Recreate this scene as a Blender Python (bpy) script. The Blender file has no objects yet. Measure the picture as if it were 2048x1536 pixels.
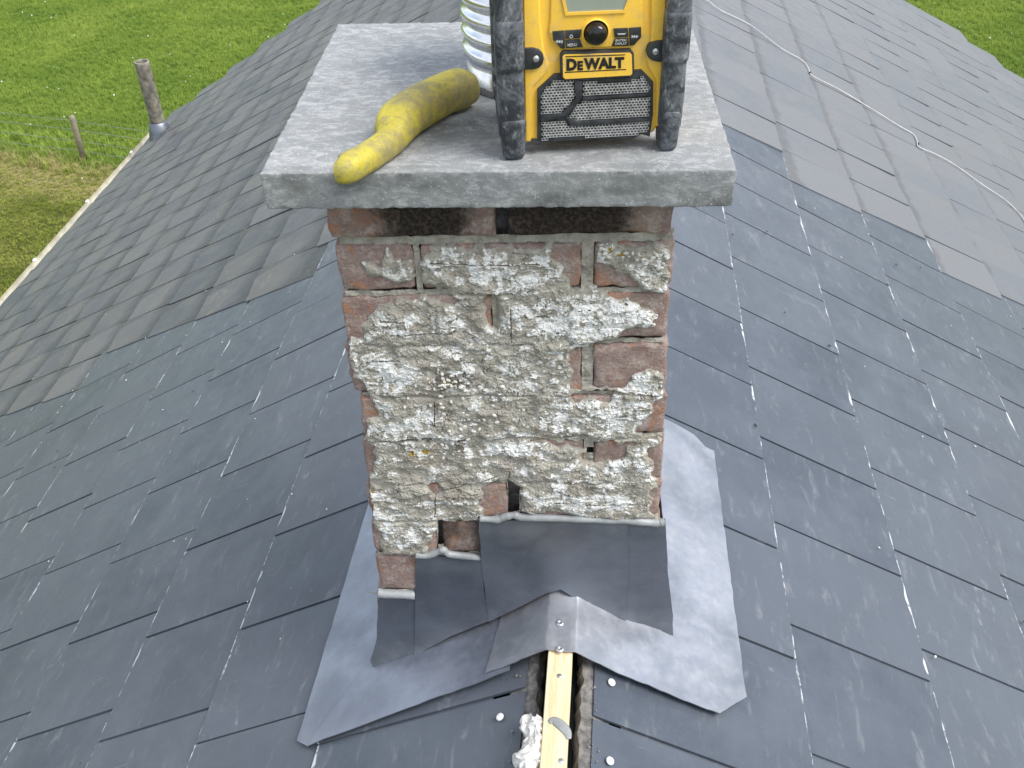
import bpy, bmesh, math, random
import numpy as np
from mathutils import Vector, Matrix, noise as mnoise

random.seed(7)
rad = math.radians
S = bpy.context.scene
COL = S.collection

# ------------------------------------------------------------------ camera
CAM = np.array([0.05428, -1.20826, 0.70581])
FW = np.array([-0.03308278, 0.78204972, -0.62233734])
RT = np.array([0.99941789, 0.02069528, -0.02712159])
UP = np.array([0.00833099, 0.62287234, 0.78227914])
FPX = 1961.28
cd = bpy.data.cameras.new('camera')
cam = bpy.data.objects.new('camera', cd)
COL.objects.link(cam)
cam.matrix_world = Matrix(((RT[0], UP[0], -FW[0], CAM[0]), (RT[1], UP[1], -FW[1], CAM[1]),
                           (RT[2], UP[2], -FW[2], CAM[2]), (0, 0, 0, 1)))
cd.sensor_width = 36
cd.lens = FPX / 2048 * 36
cd.clip_end = 2000
cd.clip_start = 0.02
S.camera = cam

# ------------------------------------------------------------------ light
SUN_EL, SUN_AZ = rad(54), rad(112)          # azimuth from +Y towards +X
w = bpy.data.worlds.new('World'); S.world = w; w.use_nodes = True
nt = w.node_tree; nt.nodes.clear()
sky = nt.nodes.new('ShaderNodeTexSky'); sky.sky_type = 'NISHITA'; sky.sun_disc = False
sky.sun_elevation = SUN_EL; sky.sun_rotation = SUN_AZ
sky.air_density = 1.0; sky.dust_density = 1.0; sky.ozone_density = 1.0
bg = nt.nodes.new('ShaderNodeBackground'); bg.inputs[1].default_value = 0.14
wo = nt.nodes.new('ShaderNodeOutputWorld')
# broken cloud over the blue: a soft noise in sky direction mixes in white cloud
tcw = nt.nodes.new('ShaderNodeTexCoord')
nzw = nt.nodes.new('ShaderNodeTexNoise'); nzw.inputs['Scale'].default_value = 2.2; nzw.inputs['Detail'].default_value = 6
rpw = nt.nodes.new('ShaderNodeValToRGB'); rpw.color_ramp.elements[0].position = 0.40; rpw.color_ramp.elements[1].position = 0.60
mxw = nt.nodes.new('ShaderNodeMixRGB'); mxw.inputs[2].default_value = (6.3, 6.5, 6.9, 1)
nt.links.new(tcw.outputs['Generated'], nzw.inputs['Vector'])
nt.links.new(nzw.outputs['Fac'], rpw.inputs[0])
nt.links.new(rpw.outputs[0], mxw.inputs[0])
nt.links.new(sky.outputs[0], mxw.inputs[1])
nt.links.new(mxw.outputs[0], bg.inputs[0]); nt.links.new(bg.outputs[0], wo.inputs[0])
sl = bpy.data.lights.new('sun', 'SUN'); sl.energy = 3.0; sl.angle = rad(34); sl.color = (1, 0.96, 0.9)
so = bpy.data.objects.new('sun', sl); COL.objects.link(so)
sd = Vector((math.cos(SUN_EL) * math.sin(SUN_AZ), math.cos(SUN_EL) * math.cos(SUN_AZ), math.sin(SUN_EL)))
so.rotation_euler = sd.to_track_quat('Z', 'Y').to_euler()
S.view_settings.view_transform = 'Standard'; S.view_settings.look = 'None'
S.view_settings.gamma = 1; S.view_settings.exposure = 0.55
S.view_settings.use_curve_mapping = False

# ------------------------------------------------------------------ helpers: sight lines of the survey used to place features on known planes
def ray(x, y):
    return FW + RT * (x - 1024) / FPX - UP * (y - 768) / FPX
def hit(x, y, o, n):
    d = ray(x, y); o = np.array(o, float); n = np.array(n, float)
    return CAM + d * (((o - CAM) @ n) / (d @ n))
def face(x, y, yy=0.0):                    # on the chimney's front face -> (x, z)
    p = hit(x, y, (0, yy, 0), (0, 1, 0)); return (p[0], p[2])
def atz(x, y, z):
    return hit(x, y, (0, 0, z), (0, 0, 1))

DL = 0.0704; RX, RZ = 0.0883, -0.7649
PH = {'L': 0.5237, 'R': 0.4961}
RID = np.array([math.sin(DL), math.cos(DL), 0]); RO = np.array([RX, 0, RZ])
def pframe(side):
    sg = -1 if side == 'L' else 1
    out = np.array([sg * math.cos(DL), -sg * math.sin(DL), 0]); ph = PH[side]
    d = out * math.cos(ph) - np.array([0, 0, math.sin(ph)])
    n = out * math.sin(ph) + np.array([0, 0, math.cos(ph)])
    return d, n
PD = {s: pframe(s) for s in 'LR'}
def pl(side, s, t, h=0.0):
    d, n = PD[side]; return RO + s * RID + t * d + h * n
def st(side, x, y, h=0.0):                 # -> (s, t) on a roof slope
    d, n = PD[side]; p = hit(x, y, RO + h * n, n) - RO
    return (p @ RID, p @ d)
def pmat(side, s, t, h=0.0):               # local x along ridge, y upslope, z normal
    d, n = PD[side]; x = -RID if side == 'L' else RID
    p = pl(side, s, t, h)
    return Matrix(((x[0], -d[0], n[0], p[0]), (x[1], -d[1], n[1], p[1]), (x[2], -d[2], n[2], p[2]), (0, 0, 0, 1)))
def project(p):
    q = np.array(p) - CAM; dd = q @ FW
    return 1024 + FPX * (q @ RT) / dd, 768 - FPX * (q @ UP) / dd, dd

def mesh_from(name, vs, fs, m=None, smooth=False):
    me = bpy.data.meshes.new(name); me.from_pydata([tuple(map(float, v)) for v in vs], [], fs); me.update()
    if m: me.materials.append(m)
    if smooth:
        for p in me.polygons: p.use_smooth = True
    return me
def link(name, me, parent=None, mw=None, **props):
    o = bpy.data.objects.new(name, me); COL.objects.link(o)
    if mw is not None: o.matrix_world = mw
    if parent is not None: o.parent = parent
    for k, v in props.items(): o[k] = v
    return o
def obj_bm(name, bm, m, parent=None, smooth=False, mw=None, **props):
    me = bpy.data.meshes.new(name); bmesh.ops.recalc_face_normals(bm, faces=bm.faces); bm.to_mesh(me); bm.free()
    me.materials.append(m)
    if smooth:
        for p in me.polygons: p.use_smooth = True
    return link(name, me, parent, mw, **props)
def thing(name, label, cat, group=None, mw=None):
    o = bpy.data.objects.new(name, None); COL.objects.link(o); o.empty_display_size = .1
    if mw is not None: o.matrix_world = mw
    o['label'] = label; o['category'] = cat
    if group: o['group'] = group
    return o
def tag(o, label, cat, group=None):
    o['label'] = label; o['category'] = cat
    if group: o['group'] = group
    return o
def smooth_angle(o, a=35):
    me = o.data
    for p in me.polygons: p.use_smooth = True
    try: me.set_sharp_from_angle(angle=rad(a))
    except Exception: pass

def box_bm(x0, x1, y0, y1, z0, z1, bev=0, seg=2, bm=None):
    bm = bm or bmesh.new()
    r = bmesh.ops.create_cube(bm, size=1)
    for v in r['verts']:
        v.co = Vector(((x0 + x1) / 2 + v.co.x * (x1 - x0), (y0 + y1) / 2 + v.co.y * (y1 - y0), (z0 + z1) / 2 + v.co.z * (z1 - z0)))
    if bev:
        es = list({e for v in r['verts'] for e in v.link_edges})
        bmesh.ops.bevel(bm, geom=es, offset=bev, segments=seg, affect='EDGES', profile=0.6)
    return bm
def prism_bm(pts, y0, y1, bm=None, bev=0, seg=2):
    """polygon in (x,z) extruded between y0 (front) and y1"""
    bm = bm or bmesh.new()
    a = [bm.verts.new((x, y0, z)) for x, z in pts]
    f = bm.faces.new(a)
    r = bmesh.ops.extrude_face_region(bm, geom=[f])
    vs = [v for v in r['geom'] if isinstance(v, bmesh.types.BMVert)]
    for v in vs: v.co.y = y1
    if bev:
        es = [e for e in bm.edges if all(abs(v.co.y - y0) < 1e-7 for v in e.verts) and any(v in a for v in e.verts)]
        bmesh.ops.bevel(bm, geom=es, offset=bev, segments=seg, affect='EDGES', profile=0.6)
    return bm
def tube_bm(pts, r, n=10, bm=None, flat=1.0, closed=True, jit=0):
    bm = bm or bmesh.new(); rings = []
    P = [Vector(p) for p in pts]
    for i, p in enumerate(P):
        t = (P[min(i + 1, len(P) - 1)] - P[max(i - 1, 0)]).normalized()
        u = t.cross(Vector((0, 0, 1)))
        if u.length < .05: u = t.cross(Vector((0, 1, 0)))
        u.normalize(); v = u.cross(t)
        rr = r[i] if hasattr(r, '__len__') else r
        rr *= 1 + random.uniform(-jit, jit)
        rings.append([bm.verts.new(p + (u * math.cos(a) + v * math.sin(a) * flat) * rr) for a in [2 * math.pi * k / n for k in range(n)]])
    for a, b in zip(rings, rings[1:]):
        for k in range(n): bm.faces.new((a[k], a[(k + 1) % n], b[(k + 1) % n], b[k]))
    if closed: bm.faces.new(rings[0][::-1]); bm.faces.new(rings[-1])
    return bm
def lathe_bm(prof, n=48, bm=None, c=(0, 0, 0), cap=False):
    bm = bm or bmesh.new(); rings = []
    for r, z in prof:
        rings.append([bm.verts.new((c[0] + r * math.cos(2 * math.pi * k / n), c[1] + r * math.sin(2 * math.pi * k / n), c[2] + z)) for k in range(n)])
    for a, b in zip(rings, rings[1:]):
        for k in range(n): bm.faces.new((a[k], a[(k + 1) % n], b[(k + 1) % n], b[k]))
    if cap: bm.faces.new(rings[0][::-1]); bm.faces.new(rings[-1])
    return bm
def catmull(pts, n=6):
    P = [np.array(p, float) for p in pts]; P = [2 * P[0] - P[1]] + P + [2 * P[-1] - P[-2]]; out = []
    for i in range(1, len(P) - 2):
        for k in range(n):
            t = k / n; a, b, c, d = P[i - 1:i + 3]
            out.append(.5 * (2 * b + (c - a) * t + (2 * a - 5 * b + 4 * c - d) * t * t + (3 * b - a - 3 * c + d) * t ** 3))
    out.append(P[-2]); return out

# numpy value noise ---------------------------------------------------------
_rng = np.random.RandomState(3); _tab = _rng.rand(256, 256)
def vn(x, y, o=0):
    x = np.asarray(x) + o * 17.31; y = np.asarray(y) + o * 9.77
    xi = np.floor(x).astype(int); yi = np.floor(y).astype(int); fx = x - xi; fy = y - yi
    fx = fx * fx * (3 - 2 * fx); fy = fy * fy * (3 - 2 * fy)
    g = lambda i, j: _tab[i % 256, j % 256]
    return (g(xi, yi) * (1 - fx) + g(xi + 1, yi) * fx) * (1 - fy) + (g(xi, yi + 1) * (1 - fx) + g(xi + 1, yi + 1) * fx) * fy
def fbm(x, y, o=0, oct=4, g=.5):
    a = 1; s = 0; tot = 0
    for k in range(oct):
        s = s + a * vn(x * 2 ** k, y * 2 ** k, o + k * 3.7); tot += a; a *= g
    return s / tot
def inpoly(X, Y, poly):
    r = np.zeros(X.shape, bool); n = len(poly)
    for i in range(n):
        x0, y0 = poly[i]; x1, y1 = poly[(i + 1) % n]
        c = ((y0 > Y) != (y1 > Y)) & (X < (x1 - x0) * (Y - y0) / ((y1 - y0) + 1e-12) + x0)
        r ^= c
    return r
def sstep(a, b, x):
    t = np.clip((x - a) / (b - a), 0, 1); return t * t * (3 - 2 * t)

# ------------------------------------------------------------------ materials
class M:
    def __init__(s, name, rough=.6, metal=0, spec=.5):
        s.m = bpy.data.materials.new(name); s.m.use_nodes = True; s.t = s.m.node_tree
        s.b = s.t.nodes['Principled BSDF']; s.b.inputs['Roughness'].default_value = rough; s.b.inputs['Metallic'].default_value = metal
        s.b.inputs['Specular IOR Level'].default_value = spec
    def n(s, ty, **kw):
        nd = s.t.nodes.new(ty)
        for k, v in kw.items():
            if k.startswith('i_'):
                nd.inputs[k[2:].replace('_', ' ')].default_value = v
            else: setattr(nd, k, v)
        return nd
    def l(s, a, b): s.t.links.new(a, b)
    def noise(s, vec, scale, detail=5, rough=.6, dist=0, sc=None):
        if sc is not None:
            mp = s.n('ShaderNodeMapping'); s.l(vec, mp.inputs[0]); mp.inputs['Scale'].default_value = sc; vec = mp.outputs[0]
        nd = s.n('ShaderNodeTexNoise'); nd.inputs['Scale'].default_value = scale; nd.inputs['Detail'].default_value = detail
        nd.inputs['Roughness'].default_value = rough; nd.inputs['Distortion'].default_value = dist
        s.l(vec, nd.inputs['Vector']); return nd.outputs['Fac']
    def ramp(s, fac, stops, interp='LINEAR'):
        nd = s.n('ShaderNodeValToRGB'); cr = nd.color_ramp; cr.interpolation = interp
        while len(cr.elements) < len(stops): cr.elements.new(.5)
        for e, (p, c) in zip(cr.elements, stops):
            e.position = p; e.color = (c, c, c, 1) if not hasattr(c, '__len__') else (*c, 1)
        s.l(fac, nd.inputs[0]); return nd.outputs[0]
    def mix(s, fac, a, b, mode='MIX'):
        nd = s.n('ShaderNodeMixRGB', blend_type=mode)
        for i, v in ((0, fac), (1, a), (2, b)):
            if isinstance(v, bpy.types.NodeSocket): s.l(v, nd.inputs[i])
            elif hasattr(v, '__len__'): nd.inputs[i].default_value = (*v[:3], 1)
            else: nd.inputs[i].default_value = v if i == 0 else (v, v, v, 1)
        return nd.outputs[0]
    def math(s, op, a, b=0, c=None, clamp=False):
        nd = s.n('ShaderNodeMath', operation=op, use_clamp=clamp)
        for i, v in enumerate((a, b) if c is None else (a, b, c)):
            if isinstance(v, bpy.types.NodeSocket): s.l(v, nd.inputs[i])
            else: nd.inputs[i].default_value = v
        return nd.outputs[0]
    def rng(s, v, a, b, c=0, d=1):
        nd = s.n('ShaderNodeMapRange', interpolation_type='SMOOTHSTEP'); s.l(v, nd.inputs[0])
        for i, x in enumerate((a, b, c, d)): nd.inputs[1 + i].default_value = x
        return nd.outputs[0]
    def obj(s): return s.n('ShaderNodeTexCoord').outputs['Object']
    def pos(s): return s.n('ShaderNodeNewGeometry').outputs['Position']
    def attr(s, name, out='Color'):
        nd = s.n('ShaderNodeAttribute'); nd.attribute_name = name; return nd.outputs[out]
    def bump(s, h, strength=.5, dist=.002, prev=None):
        nd = s.n('ShaderNodeBump'); nd.inputs['Strength'].default_value = strength; nd.inputs['Distance'].default_value = dist
        s.l(h, nd.inputs['Height'])
        if prev is not None: s.l(prev, nd.inputs['Normal'])
        s.l(nd.outputs[0], s.b.inputs['Normal']); return nd.outputs[0]
    def col(s, c): 
        if isinstance(c, bpy.types.NodeSocket): s.l(c, s.b.inputs['Base Color'])
        else: s.b.inputs['Base Color'].default_value = (*c, 1)
    def rough(s, v): s.l(v, s.b.inputs['Roughness'])

def slate_mat(name, old, mossy_shaded=True):
    m = M(name, .5, 0, .5)
    lc = m.attr('lc', 'Vector'); sep = m.n('ShaderNodeSeparateXYZ'); m.l(lc, sep.inputs[0])
    oi = m.n('ShaderNodeObjectInfo')
    r = m.math('FRACT', m.math('ADD', oi.outputs['Random'], sep.outputs[2]))
    cb = m.n('ShaderNodeCombineXYZ'); m.l(sep.outputs[0], cb.inputs[0]); m.l(sep.outputs[1], cb.inputs[1]); m.l(m.math('MULTIPLY', r, 57.0), cb.inputs[2])
    v = cb.outputs[0]
    big = m.noise(v, 4, 4, .6); fine = m.noise(v, 90, 4, .7); mid = m.noise(v, 14, 6, .65)
    if not old:
        c = m.mix(r, (.060, .073, .094), (.088, .100, .122))
        c = m.mix(m.rng(big, .35, .7), c, (.092, .106, .13))
        c = m.mix(m.rng(fine, .45, .8, 0, .3), c, (.12, .13, .14))
        dust = m.noise(v, 9, 7, .7, .5, (1.0, 3.0, 1))
        c = m.mix(m.rng(dust, .54, .78, 0, .6), c, (.24, .25, .265))
        sm = m.math('MULTIPLY', m.rng(m.noise(v, 6.5, 6, .75, 1.0, (.8, 1.6, 1)), .60, .74), m.rng(m.noise(v, 2.0, 1, .5), .53, .66))
        c = m.mix(m.math('MULTIPLY', sm, .26), c, (.34, .355, .37))
        # chipped dressed tail: pale crumbs of the core along the bottom edge
        ch = m.noise(v, 34, 5, .7); ch2 = m.noise(v, 7, 2, .5)
        band = m.rng(m.math('SUBTRACT', sep.outputs[1], m.math('MULTIPLY', m.rng(ch2, .5, .75), .009)), .003, .0003)
        chip = m.math('MULTIPLY', band, m.rng(m.math('ADD', ch, m.math('MULTIPLY', ch2, .7)), .80, .95))
        c = m.mix(chip, c, (.48, .5, .52))
        ds = m.noise(v, 16, 5, .75, .6, (.6, 1.6, 1)); lo = m.noise(v, 3.1, 2, .5)
        sc = m.math('MULTIPLY', m.rng(ds, .60, .74), m.rng(m.math('SUBTRACT', lo, m.math('MULTIPLY', sep.outputs[1], .7)), .36, .56))
        c = m.mix(m.math('MULTIPLY', sc, .38), c, (.42, .44, .46))
        ln = m.noise(v, 5, 3, .6, 1.5, (14, .8, 1))
        c = m.mix(m.math('MULTIPLY', m.rng(ln, .70, .74), .22), c, (.4, .42, .44))
        m.rough(m.rng(mid, .3, .7, .30, .44)); m.b.inputs['Specular IOR Level'].default_value = .42
    else:
        c = m.mix(r, *(((.075, .084, .094), (.135, .136, .142)) if mossy_shaded else ((.125, .135, .152), (.152, .159, .172))))
        c = m.mix(m.rng(big, .35, .65, 0, .6), c, (.145, .14, .125) if mossy_shaded else (.158, .158, .163))
        # darker where each slate comes out from under the one above
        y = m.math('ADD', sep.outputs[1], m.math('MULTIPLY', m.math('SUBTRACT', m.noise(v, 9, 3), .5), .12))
        if mossy_shaded:
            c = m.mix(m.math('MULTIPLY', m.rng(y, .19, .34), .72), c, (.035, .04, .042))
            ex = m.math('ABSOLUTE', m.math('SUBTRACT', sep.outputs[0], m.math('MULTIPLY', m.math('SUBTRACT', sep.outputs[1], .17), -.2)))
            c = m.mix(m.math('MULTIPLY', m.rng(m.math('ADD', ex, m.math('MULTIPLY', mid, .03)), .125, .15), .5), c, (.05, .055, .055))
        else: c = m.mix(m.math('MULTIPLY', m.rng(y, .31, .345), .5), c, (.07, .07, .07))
        c = m.mix(m.rng(fine, .5, .75, 0, .4), c, (.11, .115, .12) if mossy_shaded else (.2, .2, .2))
        # lichen
        li = m.math('MULTIPLY', m.rng(m.noise(v, 70, 4, .7), .54, .62), m.rng(m.noise(v, 3.4, 3, .55, 0, (1, 2.2, 1)), .6, .72))
        c = m.mix(m.math('MULTIPLY', li, .75 if mossy_shaded else .08), c, (.38, .33, .12))
        li2 = m.math('MULTIPLY', m.rng(m.noise(v, 55, 3, .7), .5, .66), m.rng(m.noise(v, 2.3, 3, .5), .5, .7))
        c = m.mix(m.math('MULTIPLY', li2, .35 if mossy_shaded else .15), c, (.26, .26, .23))
        m.rough(m.rng(mid, .3, .7, .42, .6))
    m.col(c)
    # faint parallel riven lines across
    g = m.noise(v, 60, 3, .6, .3, (.25, 1, 1)); m.bump(m.mix(.5, g, fine), .30 if old else .22, .0012)
    return m.m
NEW = slate_mat('new_slate', False); OLD = slate_mat('mossy_shaded_slate', True); OLDR = slate_mat('lit_old_slate', True, False)  # same old slates: left copy coloured darker, right paler, for the slopes' light

def simple(name, c, rough=.6, metal=0, sc=40, amt=.25, bump=.3, dist=.001, spec=.5):
    m = M(name, rough, metal, spec); v = m.obj(); nz = m.noise(v, sc, 6, .65)
    d = tuple(x * (1 - amt) for x in c); h = tuple(min(1, x * (1 + amt)) for x in c)
    m.col(m.mix(m.rng(nz, .3, .7), d, h))
    if bump: m.bump(nz, bump, dist)
    return m.m
MEMB = simple('dark_membrane', (.012, .028, .03), .4)
BLACK = simple('black_void', (.01, .01, .01), .8)

def lead_mat():
    m = M('lead_sheet', .42, .75, .5); v = m.obj()
    a = m.noise(v, 6, 5, .6, .2); b = m.noise(v, 45, 5, .7); c2 = m.noise(v, 3, 3, .5, 0, (1, 1, 1))
    oi = m.n('ShaderNodeObjectInfo')
    c = m.mix(m.rng(a, .3, .7), (.31, .33, .37), (.50, .52, .57))
    c = m.mix(m.rng(b, .5, .8, 0, .3), c, (.5, .52, .55))
    c = m.mix(m.math('MULTIPLY', m.rng(c2, .5, .7), .35), c, (.45, .46, .49))
    c = m.mix(1, c, oi.outputs['Color'], 'MULTIPLY')
    ln = m.noise(v, 5, 2, .5, 2, (30, 2, 30)); c = m.mix(m.math('MULTIPLY', m.rng(ln, .72, .74), .2), c, .7)
    m.col(c); m.rough(m.rng(b, .3, .8, .40, .58))
    w1 = m.noise(v, 9, 3, .5, .1); w2 = m.noise(v, 28, 3, .5, .4)
    n1 = m.bump(w1, .16, .02); m.bump(w2, .10, .004, n1)
    return m.m
LEAD = lead_mat()

def brick_mat():
    m = M('old_brick', .85, 0, .3); v = m.pos(); oi = m.n('ShaderNodeObjectInfo')
    a = m.noise(v, 22, 6, .65, .4); b = m.noise(v, 160, 5, .7); d = m.noise(v, 12, 4, .6)
    c = m.mix(m.rng(a, .35, .65), (.30, .20, .175), (.38, .28, .25))
    c = m.mix(m.rng(m.noise(v, 11, 6, .7, 1), .52, .62, 0, .8), c, (.48, .22, .11))
    c = m.mix(m.rng(m.noise(v, 17, 6, .7, .6), .5, .66, 0, .75), c, (.36, .29, .24))
    c = m.mix(m.rng(m.noise(v, 40, 7, .85), .48, .62, 0, .8), c, (.53, .45, .41))
    c = m.mix(m.rng(b, .58, .75, 0, .5), c, (.55, .50, .46))
    c = m.mix(m.rng(b, .42, .2, 0, .6), c, (.10, .06, .05))
    c = m.mix(m.rng(m.noise(v, 26, 6, .75), .40, .28, 0, .5), c, (.20, .12, .11))
    # soot shown by the object's own colour alpha channel (red = amount)
    sp = m.n('ShaderNodeSeparateColor'); m.l(oi.outputs['Color'], sp.inputs[0])
    s = m.math('MULTIPLY', sp.outputs[0], m.rng(m.noise(v, 13, 5, .6, .5), .30, .52), clamp=True)
    sv = m.attr('soot', 'Fac'); s = m.math('MAXIMUM', s, m.rng(m.math('ADD', sv, m.math('MULTIPLY', m.math('SUBTRACT', m.noise(v, 26, 6, .75, .5), .5), 1.5)), .30, .95))
    soot = m.mix(m.rng(b, .4, .7), (.024, .020, .018), (.10, .072, .055))
    c = m.mix(s, c, soot); m.col(c)
    n1 = m.bump(m.noise(v, 50, 7, .75), 1, .008); m.bump(b, 1, .003, n1); return m.m
BRICK = brick_mat()

def coat_mat():
    m = M('render_and_mortar', .9, 0, .25); v = m.pos(); at = m.attr('mk')
    sp = m.n('ShaderNodeSeparateColor'); m.l(at, sp.inputs[0]); W, LI, T = sp.outputs[0], sp.outputs[1], sp.outputs[2]
    a = m.noise(v, 45, 6, .65); b = m.noise(v, 260, 4, .7)
    c = m.mix(m.rng(a, .3, .7), (.235, .225, .19), (.43, .41, .355))
    c = m.mix(m.rng(m.noise(v, 13, 4, .6), .45, .7, 0, .55), c, (.30, .255, .215))
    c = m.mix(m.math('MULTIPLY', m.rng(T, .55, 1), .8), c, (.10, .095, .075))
    c = m.mix(m.rng(b, .55, .8, 0, .35), c, (.5, .48, .44))
    wf = m.rng(m.math('ADD', W, m.math('MULTIPLY', m.math('SUBTRACT', b, .5), .5)), .36, .95)
    c = m.mix(wf, c, m.mix(m.rng(b, .3, .7), (.56, .56, .54), (.76, .77, .76)))
    lf = m.rng(m.math('ADD', LI, m.math('MULTIPLY', m.math('SUBTRACT', b, .5), .9)), .45, .65)
    c = m.mix(lf, c, m.mix(m.rng(a, .35, .65), (.42, .27, .03), (.18, .15, .05)))
    m.col(c); n1 = m.bump(a, .4, .004); m.bump(b, .6, .0015, n1); return m.m
COAT = coat_mat()

def cap_mat():
    m = M('cast_concrete', .85, 0, .35); v = m.obj(); st_ = m.attr('stain_shade', 'Fac')
    a = m.noise(v, 7, 5, .6); b = m.noise(v, 130, 6, .8); s1 = m.noise(v, 60, 7, .8, .5, (.7, 1.3, 1.3)); p = m.noise(v, 420, 2, .5)
    c = m.mix(m.rng(a, .3, .7), (.225, .238, .246), (.28, .29, .295))
    c = m.mix(m.rng(s1, .46, .62, 0, .75), c, (.42, .43, .435))
    c = m.mix(m.rng(s1, .44, .32, 0, .65), c, (.19, .195, .20))
    c = m.mix(m.rng(b, .42, .28, 0, .7), c, (.13, .135, .135))
    c = m.mix(m.rng(b, .58, .72, 0, .6), c, (.72, .72, .71))
    c = m.mix(m.rng(m.noise(v, 13, 5, .7), .56, .7, 0, .18), c, (.22, .225, .22))
    c = m.mix(m.math('MULTIPLY', st_, m.rng(m.noise(v, 30, 5, .7), .3, .6)), c, (.13, .14, .135))
    c = m.mix(m.rng(m.noise(v, 15, 3, .6), .62, .72, 0, .3), c, (.34, .29, .22))
    pit = m.rng(m.noise(v, 230, 2, .5), .30, .24); c = m.mix(m.math('MULTIPLY', pit, .8), c, (.07, .07, .07))
    ag = m.rng(m.noise(v, 300, 1, .5), .70, .76); c = m.mix(m.math('MULTIPLY', ag, .7), c, (.62, .60, .56))
    m.col(c); n1 = m.bump(s1, .4, .0025); m.bump(b, .55, .0016, n1); return m.m
CAPM = cap_mat()

def yellow_mat(name, base, dirt, amt, rough=.45, sc=30):
    m = M(name, rough, 0, .5); v = m.obj()
    a = m.noise(v, sc, 7, .75, .4); b = m.noise(v, 180, 4, .7)
    c = m.mix(m.rng(m.noise(v, 9, 3), .3, .7, 0, .3), base, tuple(x * .8 for x in base))
    c = m.mix(m.math('MULTIPLY', m.rng(a, .58 - amt * .2, .86 - amt * .2), min(.95, .4 + amt * .5)), c, dirt)
    c = m.mix(m.rng(b, .62 - amt * .1, .8, 0, .5), c, tuple(x * .6 for x in dirt))
    m.col(c); m.rough(m.rng(a, .3, .7, rough, rough + .25)); m.bump(b, .15, .0005); return m.m
YEL = yellow_mat('yellow_plastic', (.93, .57, .065), (.50, .40, .24), .6, .42, 22)
def dresser_mat():
    m = M('scuffed_yellow_nylon', .5, 0, .4); v = m.obj()
    big = m.noise(v, 16, 4, .6, .3); md = m.noise(v, 60, 6, .75); fn = m.noise(v, 260, 3, .7); sc = m.noise(v, 30, 4, .7, 1.5, (1, 5, 1))
    c = m.mix(m.rng(md, .3, .7), (.44, .37, .035), (.56, .48, .06))
    c = m.mix(m.rng(m.math('ADD', big, m.math('MULTIPLY', m.math('SUBTRACT', md, .5), .8)), .32, .62, 0, .9), c, (.235, .205, .10))
    c = m.mix(m.rng(fn, .55, .72, 0, .55), c, (.17, .14, .07)); c = m.mix(m.rng(sc, .58, .66, 0, .45), c, (.16, .14, .09))
    c = m.mix(m.rng(fn, .40, .28, 0, .35), c, (.68, .62, .25))
    m.col(c); m.rough(m.rng(md, .3, .7, .48, .72)); m.bump(fn, .35, .0006, m.bump(md, .3, .0015)); return m.m
MALY = dresser_mat()
def rubber():
    m = M('dusty_black_rubber', .55, 0, .4); v = m.obj()
    a = m.noise(v, 20, 7, .8, .6); b = m.noise(v, 130, 4, .75, 0, (1, 1, .4))
    c = m.mix(m.rng(a, .42, .64, 0, .7), (.028, .032, .04), (.23, .25, .275))
    c = m.mix(m.rng(b, .54, .72, 0, .55), c, (.42, .44, .46)); m.col(c); m.bump(b, .3, .0006); return m.m
RUB = rubber()
TRIM = simple('dark_trim', (.03, .033, .038), .5, 0, 60, .6)
GRIL = simple('grille_grey', (.42, .42, .42), .5, .3, 150, .35)
LCD = simple('lcd_screen', (.30, .34, .29), .25, 0, 8, .06, 0)
GLOSSK = simple('glossy_black', (.012, .012, .014), .15, 0, 30, .2, .05)
PRINTW = simple('grey_print', (.55, .56, .55), .5, 0, 30, .1, 0)
PRINTK = simple('black_print', (.012, .012, .012), .5, 0, 90, .5, 0)
STEEL = simple('zinc_screw', (.55, .56, .57), .35, .8, 60, .2, .1)
def liner_mat():
    m = M('crimped_aluminium', .22, 1, .5); v = m.obj(); a = m.noise(v, 60, 5, .7); b = m.noise(v, 12, 3, .5)
    m.col(m.mix(m.rng(b, .3, .7), (.74, .75, .77), (.88, .89, .9))); m.rough(m.rng(a, .3, .8, .16, .36)); n1 = m.bump(b, .3, .01); m.bump(a, .15, .001, n1); return m.m
LINER = liner_mat()
def wood_mat(name, c0, c1, dirt):
    m = M(name, .7, 0, .3); v = m.obj()
    g = m.noise(v, 10, 5, .6, 1.2, (9, .7, 9)); f = m.noise(v, 40, 4, .6, .3, (7, .5, 7)); d = m.noise(v, 14, 5, .7)
    c = m.mix(m.rng(g, .35, .65), c0, c1); c = m.mix(m.rng(f, .55, .75, 0, .5), c, tuple(x * .6 for x in c0))
    c = m.mix(m.rng(d, .6, .75, 0, .5), c, dirt); m.col(c); m.bump(g, .25, .001); return m.m
WOOD = wood_mat('fresh_pine', (.60, .47, .28), (.72, .60, .40), (.45, .37, .25))
POSTW = wood_mat('weathered_post_wood', (.20, .17, .12), (.32, .28, .21), (.12, .12, .08))
SEAL = simple('grey_sealant', (.27, .285, .29), .4, 0, 22, .22, .5, .004)
CABM = simple('cable_sheath', (.50, .50, .49), .5, 0, 30, .15, .05)
WHITE = simple('white_plastic', (.75, .76, .76), .4, 0, 30, .08, .05)
TISS = simple('crumpled_paper', (.56, .55, .53), .75, 0, 30, .12, .4, .002)
CEMENT = simple('lichened_cement', (.23, .215, .17), .9, 0, 14, .55, .6, .004)
CREAM = simple('cream_upvc', (.44, .42, .33), .4, 0, 9, .2, .05)
WALLM = simple('roughcast_wall', (.55, .53, .48), .9, 0, 25, .15, .6, .006)
TORN = simple('torn_mortar_edge', (.14, .135, .13), .95, 0, 60, .5, 1, .004)
WIRE = simple('fence_wire', (.34, .35, .35), .4, .6, 10, .2, 0)
STONE = simple('pale_chip', (.60, .58, .53), .8, 0, 80, .3, .3)
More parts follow.
